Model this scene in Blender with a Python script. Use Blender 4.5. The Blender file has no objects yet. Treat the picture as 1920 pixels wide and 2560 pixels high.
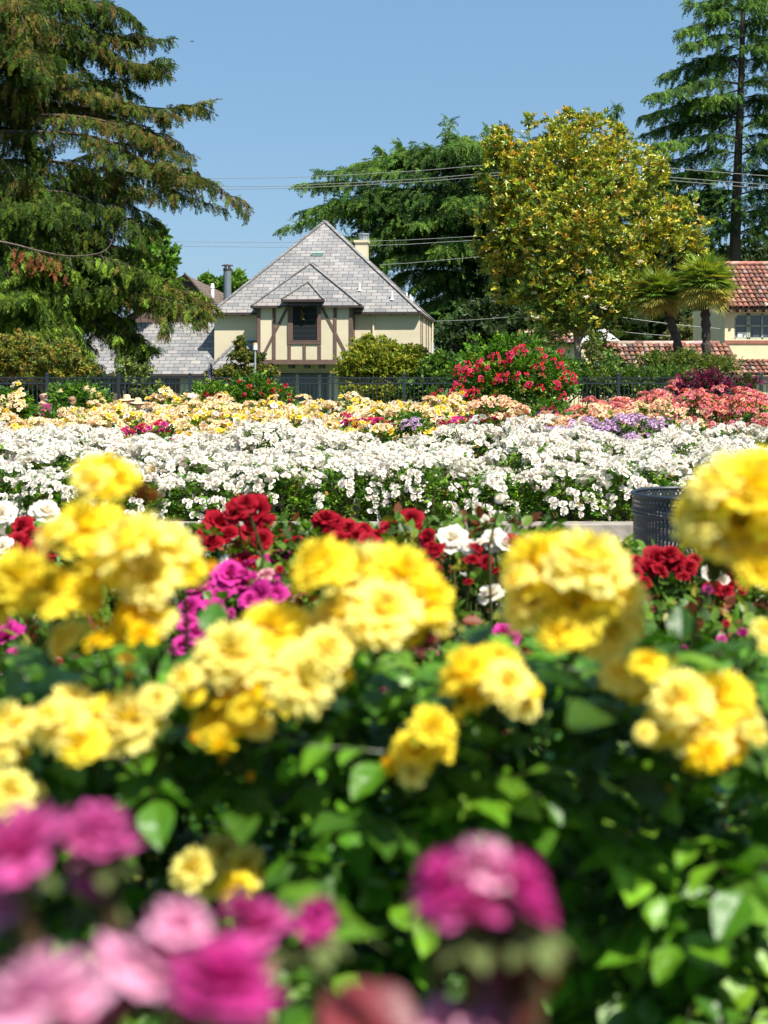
import bpy, math, random
import numpy as np
from mathutils import Vector, Matrix
R_ = math.radians
sc = bpy.context.scene
COL = sc.collection
# ---------------------------------------------------------------- camera, sky, sun, exposure
F = 3000.0; CX = 960.0; HY = 925.0; ZC = 1.75       # focal length in photo pixels, centre column, horizon row, eye height
cam_d = bpy.data.cameras.new('camera'); cam = bpy.data.objects.new('camera', cam_d); COL.objects.link(cam)
cam.location = (0, 0, ZC); cam.rotation_euler = (R_(90), 0, 0)
cam_d.sensor_fit = 'HORIZONTAL'; cam_d.sensor_width = 24.0; cam_d.lens = 37.5
cam_d.shift_y = -355.0/1920.0
cam_d.clip_start = 0.05; cam_d.clip_end = 3000
cam_d.dof.use_dof = True; cam_d.dof.focus_distance = 24.0; cam_d.dof.aperture_fstop = 3.4
sc.camera = cam
SUN_EL, SUN_AZ = 56.0, 38.0                          # azimuth: to the right, behind the camera
world = bpy.data.worlds.new('World'); sc.world = world; world.use_nodes = True
nt = world.node_tree; bg = nt.nodes['Background']
sky = nt.nodes.new('ShaderNodeTexSky'); sky.sky_type = 'NISHITA'; sky.sun_disc = False
sky.sun_elevation = R_(SUN_EL); sky.sun_rotation = R_(180-SUN_AZ)
sky.air_density = 1.0; sky.dust_density = 1.0; sky.ozone_density = 1.2; sky.altitude = 0
skm = nt.nodes.new('ShaderNodeMix'); skm.data_type = 'RGBA'; skm.inputs[0].default_value = 0.68     # even summer blue over the clear-sky model
skm.inputs[7].default_value = (1.22, 2.45, 3.85, 1); nt.links.new(sky.outputs[0], skm.inputs[6]); nt.links.new(skm.outputs[2], bg.inputs[0]); bg.inputs[1].default_value = 0.090
sd = bpy.data.lights.new('sun', 'SUN'); sd.energy = 5.0; sd.angle = R_(0.5); sd.color = (1.0, 0.955, 0.88)
sun = bpy.data.objects.new('sun', sd); COL.objects.link(sun)
sdir = Vector((math.sin(R_(SUN_AZ))*math.cos(R_(SUN_EL)), -math.cos(R_(SUN_AZ))*math.cos(R_(SUN_EL)), math.sin(R_(SUN_EL))))
sun.rotation_euler = sdir.to_track_quat('Z', 'Y').to_euler(); sun.location = (20, -30, 60)
sc.view_settings.view_transform = 'Standard'; sc.view_settings.look = 'None'
sc.view_settings.exposure = 0.95; sc.view_settings.gamma = 1.0
sc.render.resolution_x = 768; sc.render.resolution_y = 1024
# ---------------------------------------------------------------- helpers
rng = np.random.default_rng(7)
random.seed(7)
def P(px, py, d): return np.array(((px-CX)*d/F, d, ZC-(py-HY)*d/F))
def gz(y):
    return 0.0 if y < 9 else (-0.55 if y > 31 else -0.55*(y-9)/22.0)
ORD = ['first','second','third','fourth','fifth','sixth','seventh','eighth','ninth','tenth','eleventh','twelfth','thirteenth','fourteenth','fifteenth','sixteenth','seventeenth','eighteenth','nineteenth','twentieth']
class MB:
    def __init__(s): s.V=[]; s.Fc=[]; s.C=[]; s.U=[]; s.n=0
    def add(s, V, Fa, col=None, uv=None):
        V = np.asarray(V, float).reshape(-1,3); Fa = np.asarray(Fa, int)
        s.V.append(V); s.Fc.append(Fa + s.n)
        c = np.ones((len(V),3)) if col is None else np.broadcast_to(np.asarray(col,float), (len(V),3))
        s.C.append(c); s.U.append(np.zeros((len(V),3)) if uv is None else np.asarray(uv,float))
        s.n += len(V); return s
    def box(s, x0,x1,y0,y1,z0,z1, col=None):
        V=[(x,y,z) for z in (z0,z1) for y in (y0,y1) for x in (x0,x1)]
        return s.add(V, [(0,2,3,1),(4,5,7,6),(0,1,5,4),(2,6,7,3),(0,4,6,2),(1,3,7,5)], col)
    def bar(s, a, b, w, t, up=(0,0,1), col=None):      # box beam from a to b; w across, t along 'up'-ish
        a=np.asarray(a,float); b=np.asarray(b,float); d=b-a; d/=np.linalg.norm(d)
        u=np.asarray(up,float); x=np.cross(d,u); x/=np.linalg.norm(x)+1e-9; u=np.cross(x,d)
        V=[p+sx*x*w/2+su*u*t/2 for p in (a,b) for su in (-1,1) for sx in (-1,1)]
        return s.add(V, [(0,1,3,2),(4,6,7,5),(0,4,5,1),(2,3,7,6),(0,2,6,4),(1,5,7,3)], col)
    def quad(s, pts, col=None, uv=None): return s.add(pts, [tuple(range(len(pts)))], col, uv)
    def tube(s, pts, rad, seg=8, col=None, cap=True):
        V,Fa = tube_arr(pts, rad, seg); s.add(V, Fa, col)
        if cap:
            k=len(V)//seg
            s.add(V[:seg], [tuple(range(seg))[::-1]], col); s.add(V[-seg:], [tuple(range(seg))], col)
        return s
    def ell(s, c, r, nu=12, nv=8, col=None):
        V=[];Fa=[]
        for j in range(nv+1):
            th=math.pi*j/nv
            for i in range(nu):
                ph=2*math.pi*i/nu
                V.append((c[0]+r[0]*math.sin(th)*math.cos(ph), c[1]+r[1]*math.sin(th)*math.sin(ph), c[2]-r[2]*math.cos(th)))
        for j in range(nv):
            for i in range(nu): Fa.append((j*nu+i, j*nu+(i+1)%nu, (j+1)*nu+(i+1)%nu, (j+1)*nu+i))
        return s.add(V,Fa,col)
def tube_arr(pts, rad, seg=8):
    pts=np.asarray(pts,float); n=len(pts); rad=np.broadcast_to(np.asarray(rad,float),(n,))
    V=np.zeros((n,seg,3)); a=np.arange(seg)*2*math.pi/seg
    T=np.gradient(pts,axis=0); T/=np.linalg.norm(T,axis=1)[:,None]+1e-9
    ref=np.array((0,0,1.)) if abs(T[0][2])<.8 else np.array((1.,0,0))
    x=np.cross(T[0],ref); x/=np.linalg.norm(x)
    for i in range(n):
        x=x-T[i]*np.dot(x,T[i]); x/=np.linalg.norm(x)+1e-9; y=np.cross(T[i],x)
        V[i]=pts[i]+rad[i]*(np.cos(a)[:,None]*x+np.sin(a)[:,None]*y)
    Fa=[(i*seg+j, i*seg+(j+1)%seg, (i+1)*seg+(j+1)%seg, (i+1)*seg+j) for i in range(n-1) for j in range(seg)]
    return V.reshape(-1,3), np.array(Fa)
def mesh_of(mb, name, mat, org=(0,0,0), smooth=False):
    me=bpy.data.meshes.new(name)
    V=np.concatenate(mb.V)-np.asarray(org,float)
    ls=np.concatenate([f.ravel() for f in mb.Fc]); tot=np.concatenate([np.full(len(f),f.shape[1]) for f in mb.Fc])
    st=np.concatenate(([0],np.cumsum(tot)[:-1]))
    me.vertices.add(len(V)); me.vertices.foreach_set('co', V.ravel())
    me.loops.add(len(ls)); me.loops.foreach_set('vertex_index', ls.astype(np.int32))
    me.polygons.add(len(tot)); me.polygons.foreach_set('loop_start', st.astype(np.int32)); me.polygons.foreach_set('loop_total', tot.astype(np.int32))
    me.polygons.foreach_set('use_smooth', np.full(len(tot),bool(smooth)))
    me.update(calc_edges=True)
    a=me.attributes.new('Col','FLOAT_COLOR','POINT'); C=np.concatenate(mb.C)
    a.data.foreach_set('color', np.concatenate((C,np.ones((len(C),1))),1).ravel())
    u=me.attributes.new('uvm','FLOAT_VECTOR','POINT'); u.data.foreach_set('vector', np.concatenate(mb.U).ravel())
    me.materials.append(mat); return me
ORG={}
def tag(o, label=None, cat=None, group=None, kind=None):
    if label: o['label']=label
    if cat: o['category']=cat
    if group: o['group']=group
    if kind: o['kind']=kind
    return o
def thing(name, label, cat, loc=(0,0,0), rotz=0, group=None, local=False):
    o=bpy.data.objects.new(name,None); COL.objects.link(o); o.empty_display_size=.1
    o.location=tuple(loc); o.rotation_euler=(0,0,rotz); tag(o,label,cat,group)
    ORG[o.name]=(0,0,0) if local else tuple(loc)
    return o
def obj(name, mb, mat, parent=None, label=None, smooth=False, org=None):
    og = org if org is not None else (ORG[parent.name] if parent else (0,0,0))
    me = mb if isinstance(mb, bpy.types.Mesh) else mesh_of(mb,name,mat,og,smooth)
    o=bpy.data.objects.new(name,me); COL.objects.link(o)
    if parent: o.parent=parent
    ORG[o.name]=og
    if label: o['label']=label
    return o
def struct(name, mb, mat, smooth=False, label=None, cat=None):
    o=obj(name,mb,mat,None,smooth=smooth); tag(o,label,cat,None,'structure'); return o
def inst(name, me, parent, loc, rot=(0,0,0), s=1.0):   # linked-mesh child
    o=bpy.data.objects.new(name,me); COL.objects.link(o); o.parent=parent
    o.location=tuple(loc); o.rotation_euler=tuple(rot); o.scale=(s,s,s) if np.isscalar(s) else tuple(s)
    ORG[o.name]=(0,0,0); return o
# ---------------------------------------------------------------- materials
def newmat(name):
    m=bpy.data.materials.new(name); m.use_nodes=True; return m, m.node_tree, m.node_tree.nodes['Principled BSDF']
def solid(name, col, rough=.7, metal=0, var=.15, scale=8, bump=0, bscale=None, spec=.4, dist=0.02):
    m,t,b=newmat(name); n=t.nodes; L=t.links
    tc=n.new('ShaderNodeTexCoord'); nz=n.new('ShaderNodeTexNoise'); nz.inputs['Scale'].default_value=scale; nz.inputs['Detail'].default_value=5
    L.new(tc.outputs['Object'],nz.inputs['Vector'])
    mx=n.new('ShaderNodeMix'); mx.data_type='RGBA'; mx.inputs[6].default_value=(*[c*(1-var) for c in col],1); mx.inputs[7].default_value=(*[min(1,c*(1+var)) for c in col],1)
    mr=n.new('ShaderNodeMapRange'); mr.inputs[1].default_value=.3; mr.inputs[2].default_value=.7; L.new(nz.outputs[0],mr.inputs[0]); L.new(mr.outputs[0],mx.inputs[0])
    L.new(mx.outputs[2],b.inputs['Base Color']); b.inputs['Roughness'].default_value=rough; b.inputs['Metallic'].default_value=metal
    b.inputs['Specular IOR Level'].default_value=spec
    if bump:
        n2=n.new('ShaderNodeTexNoise'); n2.inputs['Scale'].default_value=bscale or scale*4; n2.inputs['Detail'].default_value=6; L.new(tc.outputs['Object'],n2.inputs['Vector'])
        bp=n.new('ShaderNodeBump'); bp.inputs['Strength'].default_value=bump; bp.inputs['Distance'].default_value=dist; L.new(n2.outputs[0],bp.inputs['Height']); L.new(bp.outputs[0],b.inputs['Normal'])
    return m
def attrmat(name, rough=.5, transl=.25, spec=.4, rand=.15, tcol=(1.25,1.3,.7), vein=0):
    m,t,b=newmat(name); n=t.nodes; L=t.links
    at=n.new('ShaderNodeAttribute'); at.attribute_name='Col'
    oi=n.new('ShaderNodeObjectInfo'); hs=n.new('ShaderNodeHueSaturation')
    mr=n.new('ShaderNodeMapRange'); mr.inputs[3].default_value=1-rand; mr.inputs[4].default_value=1+rand
    L.new(oi.outputs['Random'],mr.inputs[0]); L.new(mr.outputs[0],hs.inputs['Value']); L.new(at.outputs['Color'],hs.inputs['Color'])
    L.new(hs.outputs[0],b.inputs['Base Color']); b.inputs['Roughness'].default_value=rough; b.inputs['Specular IOR Level'].default_value=spec
    out=n['Material Output']
    if vein:
        tc=n.new('ShaderNodeTexCoord'); n2=n.new('ShaderNodeTexNoise'); n2.inputs['Scale'].default_value=vein; L.new(tc.outputs['Object'],n2.inputs['Vector'])
        bp=n.new('ShaderNodeBump'); bp.inputs['Strength'].default_value=.5; bp.inputs['Distance'].default_value=.004; L.new(n2.outputs[0],bp.inputs['Height']); L.new(bp.outputs[0],b.inputs['Normal'])
    if transl>0:
        tr=n.new('ShaderNodeBsdfTranslucent'); ml=n.new('ShaderNodeMix'); ml.data_type='RGBA'; ml.blend_type='MULTIPLY'; ml.inputs[0].default_value=1
        L.new(hs.outputs[0],ml.inputs[6]); ml.inputs[7].default_value=(*tcol,1); L.new(ml.outputs[2],tr.inputs[0])
        ms=n.new('ShaderNodeMixShader'); ms.inputs[0].default_value=transl
        L.new(b.outputs[0],ms.inputs[1]); L.new(tr.outputs[0],ms.inputs[2]); L.new(ms.outputs[0],out.inputs['Surface'])
    return m
def shingle(name, c1, c2, mort, w=.44, h=.27, dist=.03, rough=.9):
    m,t,b=newmat(name); n=t.nodes; L=t.links
    at=n.new('ShaderNodeAttribute'); at.attribute_name='uvm'
    nz=n.new('ShaderNodeTexNoise'); nz.inputs['Scale'].default_value=2.3; L.new(at.outputs['Vector'],nz.inputs['Vector'])
    va=n.new('ShaderNodeVectorMath'); va.operation='MULTIPLY_ADD'; L.new(nz.outputs['Color'],va.inputs[0]); va.inputs[1].default_value=(dist,dist*2,0); L.new(at.outputs['Vector'],va.inputs[2])
    br=n.new('ShaderNodeTexBrick'); L.new(va.outputs[0],br.inputs['Vector'])
    br.inputs['Color1'].default_value=(*c1,1); br.inputs['Color2'].default_value=(*c2,1); br.inputs['Mortar'].default_value=(*mort,1)
    br.inputs['Scale'].default_value=1; br.inputs['Mortar Size'].default_value=.016; br.inputs['Mortar Smooth'].default_value=.3; br.inputs['Brick Width'].default_value=w; br.inputs['Row Height'].default_value=h
    br.offset=.5; br.offset_frequency=2
    n3=n.new('ShaderNodeTexNoise'); n3.inputs['Scale'].default_value=.7; n3.inputs['Detail'].default_value=4; L.new(at.outputs['Vector'],n3.inputs['Vector'])
    mx=n.new('ShaderNodeMix'); mx.data_type='RGBA'; mx.blend_type='MULTIPLY'; mx.inputs[0].default_value=.5; L.new(br.outputs['Color'],mx.inputs[6])
    cr=n.new('ShaderNodeValToRGB'); cr.color_ramp.elements[0].position=.35; cr.color_ramp.elements[0].color=(.62,.6,.58,1); cr.color_ramp.elements[1].position=.65; cr.color_ramp.elements[1].color=(1.1,1.08,1.05,1)
    L.new(n3.outputs[0],cr.inputs[0]); L.new(cr.outputs[0],mx.inputs[7]); L.new(mx.outputs[2],b.inputs['Base Color'])
    bp=n.new('ShaderNodeBump'); bp.inputs['Strength'].default_value=.8; bp.inputs['Distance'].default_value=.02; bp.invert=True; L.new(br.outputs['Fac'],bp.inputs['Height']); L.new(bp.outputs[0],b.inputs['Normal'])
    b.inputs['Roughness'].default_value=rough; return m
def glassy(name, col, rough=.08):
    m,t,b=newmat(name); b.inputs['Base Color'].default_value=(*col,1); b.inputs['Roughness'].default_value=rough; b.inputs['Specular IOR Level'].default_value=.6
    return m
M={}
M['stucco']=solid('stucco',(.60,.52,.365),.9,var=.09,scale=.6,bump=.5,bscale=30)
M['stucco_yellow']=solid('stucco_yellow',(.66,.57,.36),.9,var=.08,scale=1.2,bump=.5,bscale=25)
M['timber']=solid('timber',(.13,.078,.062),.75,var=.15,scale=6,bump=.3)
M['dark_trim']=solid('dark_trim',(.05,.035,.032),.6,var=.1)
M['shingle']=shingle('grey_shingle',(.30,.28,.265),(.165,.172,.18),(.055,.05,.047),w=.58)
M['shake']=shingle('brown_shake',(.20,.145,.11),(.125,.09,.07),(.035,.025,.02),w=.22,h=.26)
M['siding']=shingle('brown_siding',(.17,.11,.085),(.12,.08,.062),(.05,.03,.025),w=.6,h=.28)
M['iron']=solid('black_iron',(.018,.026,.034),.4,metal=.0,var=.1,spec=.5)
M['pipe']=solid('painted_flue',(.13,.16,.18),.5,var=.12)
M['cable']=solid('cable_sheath',(.22,.22,.21),.6,var=.05)
M['galv']=solid('galvanised',(.45,.5,.5),.4,metal=.6,var=.12)
M['white']=solid('white_paint',(.8,.8,.78),.5,var=.04)
M['verdigris']=solid('verdigris',(.42,.56,.5),.6,var=.1)
M['frame']=solid('sage_frame',(.36,.38,.30),.6)
M['gold']=solid('amber_cap',(.62,.38,.13),.5,var=.1)
M['glass']=glassy('window_glass',(.02,.024,.028))
M['glassb']=glassy('pale_window_glass',(.06,.085,.10),.05)
M['soil']=solid('soil',(.06,.042,.028),.95,var=.35,scale=6,bump=.8)
M['grass']=solid('lawn',(.045,.085,.02),.95,var=.3,scale=3,bump=.8)
M['path']=solid('path_paving',(.27,.24,.20),.9,var=.12,scale=2,bump=.3)
M['stone']=solid('kerb_stone',(.25,.22,.185),.85,var=.25,scale=5,bump=.4)
M['asphalt']=solid('asphalt',(.05,.05,.052),.9,var=.15,scale=4,bump=.4)
M['bark']=solid('bark',(.13,.10,.075),.95,var=.35,scale=6,bump=.9,dist=.05)
M['darkbark']=solid('dark_bark',(.075,.055,.042),.95,var=.35,scale=6,bump=.9,dist=.05)
M['palebark']=solid('pale_bark',(.30,.26,.215),.9,var=.25,scale=5,bump=.5)
M['attr']=attrmat('tinted_surface',.85,0,.3,.04)
M['leaf']=attrmat('tree_leaf',.55,.25,.25,.1,(1.3,1.4,.5))
M['needle']=attrmat('conifer_needle',.7,.2,.15,.08,(1.3,1.5,.5))
M['waxleaf']=attrmat('waxy_leaf',.34,.2,.5,.05)
M['roseleaf']=attrmat('rose_leaf',.45,.28,.3,.12,(1.3,1.6,.4))
M['nearleaf']=attrmat('glossy_rose_leaf',.42,.2,.5,.15,(1.1,1.6,.4),vein=90)
M['petal']=attrmat('rose_petal',.65,.33,.18,.04,(1.08,1.02,.95))
M['goldpetal']=attrmat('golden_petal',.6,.50,.2,.09,(1.12,1.04,.35))
M['stem']=attrmat('green_stem',.75,.0,.12,.1)
M['skin']=solid('skin',(.50,.27,.18),.55,var=.06)
# ---------------------------------------------------------------- leaf templates (quads only)
LEAF_V=np.array([(0,0,0),(.30,.30,.05),(.26,.68,.03),(0,1,-.08),(-.26,.68,.03),(-.30,.30,.05)]); LEAF_F=np.array([(0,1,2,3),(0,3,4,5)])
def grid_leaf(nl=6,nw=4,w=.33,fold=.10,bend=.18):
    V=[];Fa=[]
    for i in range(nl+1):
        v=i/nl; hw=w*math.sin(math.pi*min(1,v**.82))**.85*(1 if v<1 else 0)
        for j in range(nw+1):
            u=-1+2*j/nw
            ser=1+.06*((i+j)%2)*(abs(u)>.9)
            V.append((u*hw*ser, v, fold*abs(u)*hw*3+.02*math.sin(v*14+abs(u)*2)*abs(u) - bend*v*v))
    for i in range(nl):
        for j in range(nw): a=i*(nw+1)+j; Fa.append((a,a+1,a+nw+2,a+nw+1))
    return np.array(V),np.array(Fa)
def frames(d, up=None, roll=None):
    d=np.asarray(d,float); d=d/(np.linalg.norm(d,axis=1)[:,None]+1e-9)
    if up is None: up=np.tile((0,0,1.),(len(d),1))
    x=np.cross(d,up); x/=np.linalg.norm(x,axis=1)[:,None]+1e-9; z=np.cross(x,d)
    if roll is not None:
        c,s=np.cos(roll)[:,None],np.sin(roll)[:,None]; x,z=x*c+z*s, z*c-x*s
    return np.stack((x,d,z),axis=2)      # columns
def scat(mb, tV, tF, Rm, T, S, C, TC=None):
    n=len(T); k=len(tV)
    S=np.asarray(S,float); S=S[:,None,None] if S.ndim==1 else S[:,None,:]
    V=np.einsum('nij,nkj->nki',Rm,tV[None]*S)+T[:,None]
    Fa=(tF[None]+(np.arange(n)*k)[:,None,None]).reshape(-1,tF.shape[1])
    CC=np.repeat(C,k,axis=0)
    if TC is not None: CC=CC*np.tile(TC,(n,1))
    mb.add(V.reshape(-1,3),Fa,CC)
def merge_t(parts):
    V=[];Fa=[];n=0
    for v,f in parts: V.append(v);Fa.append(f+n);n+=len(v)
    return np.concatenate(V),np.concatenate(Fa)
def xf(v,Rm,t,s): return (v*s)@Rm.T+t
def rose_sprig(rg, tv=LEAF_V, tf=LEAF_F):     # compound leaf: 5 leaflets
    ps=[]
    for (y,sx) in ((1,0),(.62,1),(.62,-1),(.25,1),(.25,-1)):
        d=np.array([(sx*.9+rg.normal(0,.15), .55 if sx else 1, rg.normal(-.1,.2))]); Rm=frames(d,roll=rg.normal(0,.35,1))[0]
        ps.append(xf(tv,Rm,np.array((0,y,-.12*y*y)),.62 if sx else .75))
    ps=[(p,tf) for p in ps]
    return merge_t(ps)
def whorl(rg,n=6,spread=.9):
    ps=[]
    for i in range(n):
        a=i*2.4+rg.normal(0,.2); e=rg.uniform(-.1,1.0)
        d=np.array([(math.cos(a)*spread,math.sin(a)*spread,e)])
        ps.append((xf(LEAF_V*np.array((.75,1,1)),frames(d,roll=rg.normal(0,.5,1))[0],np.zeros(3),rg.uniform(.8,1.1)),LEAF_F))
    return merge_t(ps)
def spray(rg,n=9,ang=50,ln=.38,w=.022,droop=.35,hang=.25):
    V=[];Fa=[]
    def dia(p,d,wd):
        d=np.asarray(d,float); s=np.cross(d,(0,0,1.)); s/=np.linalg.norm(s)+1e-9; k=len(V)
        s=s*.8+np.array((0,0,.6))*rg.choice((-1,1))
        V.extend([p,p+d*.45+s*wd,p+d,p+d*.45-s*wd]); Fa.append((k,k+1,k+2,k+3))
    for i in range(n):
        v=i/n; p=np.array((0,v,-droop*v*v)); l=ln*(1-.55*v)
        for sx in (-1,1):
            a=R_(ang+rg.normal(0,12)); dia(p,(sx*math.sin(a)*l,math.cos(a)*l,-hang*l+rg.normal(0,.05)),w*rg.uniform(.8,1.5))
    dia(np.array((0,.75,-droop*.56)),(0,.35,-droop*.6),w); dia(np.array((0,.0,0)),(0,.8,-droop*.5),w*.7)
    return np.array(V),np.array(Fa)
def pal(rg,cols,wts,n,jit=.18):
    cols=np.array(cols,float); w=np.array(wts,float); w/=w.sum()
    c=cols[rg.choice(len(cols),n,p=w)]
    return np.clip(c*(1+rg.normal(0,jit,(n,1)))*(1+rg.normal(0,.05,(n,3))),.004,1)
# ================================================================ SETTING
g=MB(); ys=[-30,3,9,14,20,26,31,45,60,120,1200]
for a,b in zip(ys[:-1],ys[1:]):
    xs=[-900,-40,0,40,900]
    for x0,x1 in zip(xs[:-1],xs[1:]): g.quad([(x0,a,gz(a)),(x1,a,gz(a)),(x1,b,gz(b)),(x0,b,gz(b))])
struct('ground',g,M['grass'])
def sheet(name,y0,y1,mat,dz,x0=-30,x1=30):
    m=MB(); n=8
    for i in range(n):
        a=y0+(y1-y0)*i/n; b=y0+(y1-y0)*(i+1)/n
        m.quad([(x0,a,gz(a)+dz),(x1,a,gz(a)+dz),(x1,b,gz(b)+dz),(x0,b,gz(b)+dz)])
    return struct(name,m,mat)
sheet('flower_bed_soil',.2,6.0,M['soil'],.012)
sheet('garden_path',6.0,13.0,M['path'],.008)
sheet('flower_bed_soil',13.3,26.2,M['soil'],.016)
sheet('garden_path',26.2,29.5,M['path'],.008)
sheet('flower_bed_soil',29.5,32.9,M['soil'],.016)
sheet('pavement',35.2,37.5,M['path'],.014,-60,60)
sheet('road',38,47,M['asphalt'],.01,-90,90)
kb=MB(); kb.box(-14,14,12.98,13.32,-.11,.07); struct('kerb',kb,M['stone'])
# ================================================================ MAIN HOUSE (local frame, metres; 46.15 px per metre at 65 m)
HS=65.0/F
def hx(px): return (px-800)*HS
def hz(py): return ZC-(py-HY)*HS
o0=P(800,HY,65.0)
RZ=R_(-5.5)
def to_local(p):       # world point -> house frame
    c,s=math.cos(-RZ),math.sin(-RZ); x=p[0]-o0[0]; y=p[1]-o0[1]
    return np.array((c*x-s*y, s*x+c*y, p[2]))
GZ=-.55
house=thing('timbered_house','cream stucco two storey house with grey shingled hip roof and brown timbered bay','house',(o0[0],o0[1],0),RZ,local=True)
x0,x1=hx(531),hx(1048); ze=hz(781); D=11.5
w=MB(); w.box(x0,x1,0,D,GZ,ze+.05); obj('wall',w,M['stucco'],house)
ov=.38
ex0,ex1,ey0,ey1=x0-.12,x1+.12,-ov,D+ov
rf=5.5; rb=D-5.2
def Lp(px,py,y):      # house-frame x,z of the pixel at local depth y
    d=65+y
    for _ in range(4):
        q=to_local(P(px,py,d)); d+=y-q[1]
    return to_local(P(px,py,d))
pk=Lp(812,553,rf)[0]; zr=Lp(812,553,rf)[2]
def roofpoly(mb,pts,eave_dir):      # uv: along eave dir and up the slope
    pts=[np.asarray(p,float) for p in pts]; e=np.asarray(eave_dir,float); e/=np.linalg.norm(e)
    nrm=np.cross(pts[1]-pts[0],pts[-1]-pts[0]); nrm/=np.linalg.norm(nrm); up=np.cross(nrm,e)
    if up[2]<0: up=-up
    uv=[(np.dot(p-pts[0],e),np.dot(p-pts[0],up),0) for p in pts]
    mb.quad(pts,uv=uv)
rfm=MB()
A=(ex0,ey0,ze);B=(ex1,ey0,ze);Cc=(ex1,ey1,ze);Dd=(ex0,ey1,ze);R0=(pk,rf,zr);R1=(pk,rb,zr)
roofpoly(rfm,[A,B,R0],(1,0,0)); roofpoly(rfm,[B,Cc,R1,R0],(0,1,0)); roofpoly(rfm,[Cc,Dd,R1],(-1,0,0)); roofpoly(rfm,[Dd,A,R0,R1],(0,-1,0))
roof=obj('roof',rfm,M['shingle'],house)
hc=MB()                                                   # hip caps as overlapping short pieces
def hipcap(mb,a,b,w=.26,step=.36,t=.035):
    a=np.asarray(a,float);b=np.asarray(b,float);L=np.linalg.norm(b-a);n=max(2,int(L/step));d=(b-a)/L
    for i in range(n):
        p=a+(b-a)*i/n+np.array((0,0,.03)); q=a+(b-a)*(i+1.12)/n+np.array((0,0,.01))
        c=rng.uniform(.15,.25)*np.array((1,.95,.92)); mb.bar(p,q,w,t,col=c)
for a,b in ((A,R0),(B,R0),(Cc,R1),(Dd,R1)): hipcap(hc,a,b)
hipcap(hc,R0,R1)
obj('ridge_cap',hc,M['attr'],roof)
fa=MB(); fa.box(ex0,ex1,ey0-.03,ey0-.002,ze-.13,ze-.01); fa.box(ex1+.002,ex1+.03,ey0,ey1,ze-.13,ze-.01); fa.box(ex0-.03,ex0-.002,ey0,ey1,ze-.13,ze-.01)
fa.box(ex0+.01,ex1-.01,ey0+.005,0,ze-.05,ze-.02); fa.box(x1+.004,ex1-.005,0,ey1,ze-.06,ze-.03)
for xx in (hx(560),hx(605),hx(925),hx(980),hx(1012)): fa.box(xx-.05,xx+.05,ey0+.02,-.004,ze-.16,ze-.055)
obj('eave_board',fa,M['dark_trim'],house)
# side wall timbers
tm=MB()
for yy in (1.2,2.6,6.0,8.2): tm=MB(); tm.box(x1+.002,x1+.045,yy-.09,yy+.09,hz(905),ze-.2); obj('timber',tm,M['timber'],house)
dn=MB(); dn.tube([(hx(934),-.08,ze-.1),(hx(934),-.08,GZ)],.055,8); obj('downpipe',dn,M['stucco'],house)
dn=MB(); dn.tube([(x1+.1,D-.3,ze-.1),(x1+.1,D-.3,GZ)],.055,8); obj('downpipe',dn,M['stucco'],house)
# bay
bx0,bx1=hx(650),hx(887); bp=1.0; bzt=hz(768); bzb=hz(906)
b=MB(); b.box(bx0+.02,bx1-.02,-bp,-.003,bzb+.02,bzt+.02); bay=obj('bay',b,M['stucco'],house)
def beam(mb,px0,px1,py0,py1,off=.05): mb.box(hx(px0),hx(px1),-bp-off,-bp-.002,hz(py1),hz(py0))
t=MB()
for a,c in ((650,658.5),(688.5,696.5),(840.5,848.5),(879.5,887)): beam(t,a,c,770,899.2)
beam(t,650,887,899.5,911,.07)
beam(t,727,810,855,861,.065); beam(t,727.3,734.5,861.3,899.2,.05); beam(t,802,809.5,861.3,899.2,.05); beam(t,765,772,861.3,899.2,.05)
def diag(mb,p,q):
    a=(hx(p[0]),-bp-.018,hz(p[1])); c=(hx(q[0]),-bp-.018,hz(q[1])); mb.bar(a,c,.15,.03,up=(0,1,0))
diag(t,(725,772),(661,898)); diag(t,(812,772),(876,893))
t.box(bx1-.018,bx1+.03,-bp,-bp+.16,bzb,bzt); t.box(bx1-.018,bx1+.03,-.25,-.1,bzb,bzt); t.box(bx1-.018,bx1+.03,-.7,-.58,bzb,bzt)
t.box(bx0-.03,bx0+.018,-bp,-bp+.16,bzb,bzt)
obj('timber_frame',t,M['timber'],bay)
for px in (732,771,808,690,850): j=MB(); j.box(hx(px)-.11,hx(px)+.11,-bp+.06,-.01,hz(921),hz(911.5)); obj('joist',j,M['timber'],bay)
# bay window
wn=MB(); beam(wn,727,739.5,764,854.7,.075); beam(wn,800,810,764,854.7,.075); beam(wn,739.7,799.8,852,854.9,.075)
wf=obj('window_frame',wn,M['timber'],bay)
gl=MB(); gl.box(hx(739.6),hx(799.9),-bp-.02,-bp-.004,hz(852.3),hz(757)); obj('pane',gl,M['glass'],bay,'dark window pane above the hung garland')
bl=MB()
for py in (772,787,802,817,829,841): bl.box(hx(741),hx(799),-bp-.030,-bp-.022,hz(py)-.012,hz(py)+.012)
obj('window_bar',bl,M['dark_trim'],bay)
gr=MB(); V=[];
ncl=60; pts=np.array([(hx(765+rng.normal(0,2.2)+2*math.sin(i*.25)),-bp-.09-rng.uniform(0,.06),hz(766+ i*34/60)) for i in range(ncl)])
scat(gr,LEAF_V,LEAF_F,frames(rng.normal(0,1,(ncl,3))+np.array((0,-.4,-.6))),pts,rng.uniform(.1,.17,ncl),pal(rng,[(.14,.13,.03),(.25,.17,.04),(.05,.08,.02)],[1,1,1],ncl))
obj('garland',gr,M['leaf'],house,'leafy hanging garland in the dark window')
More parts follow.
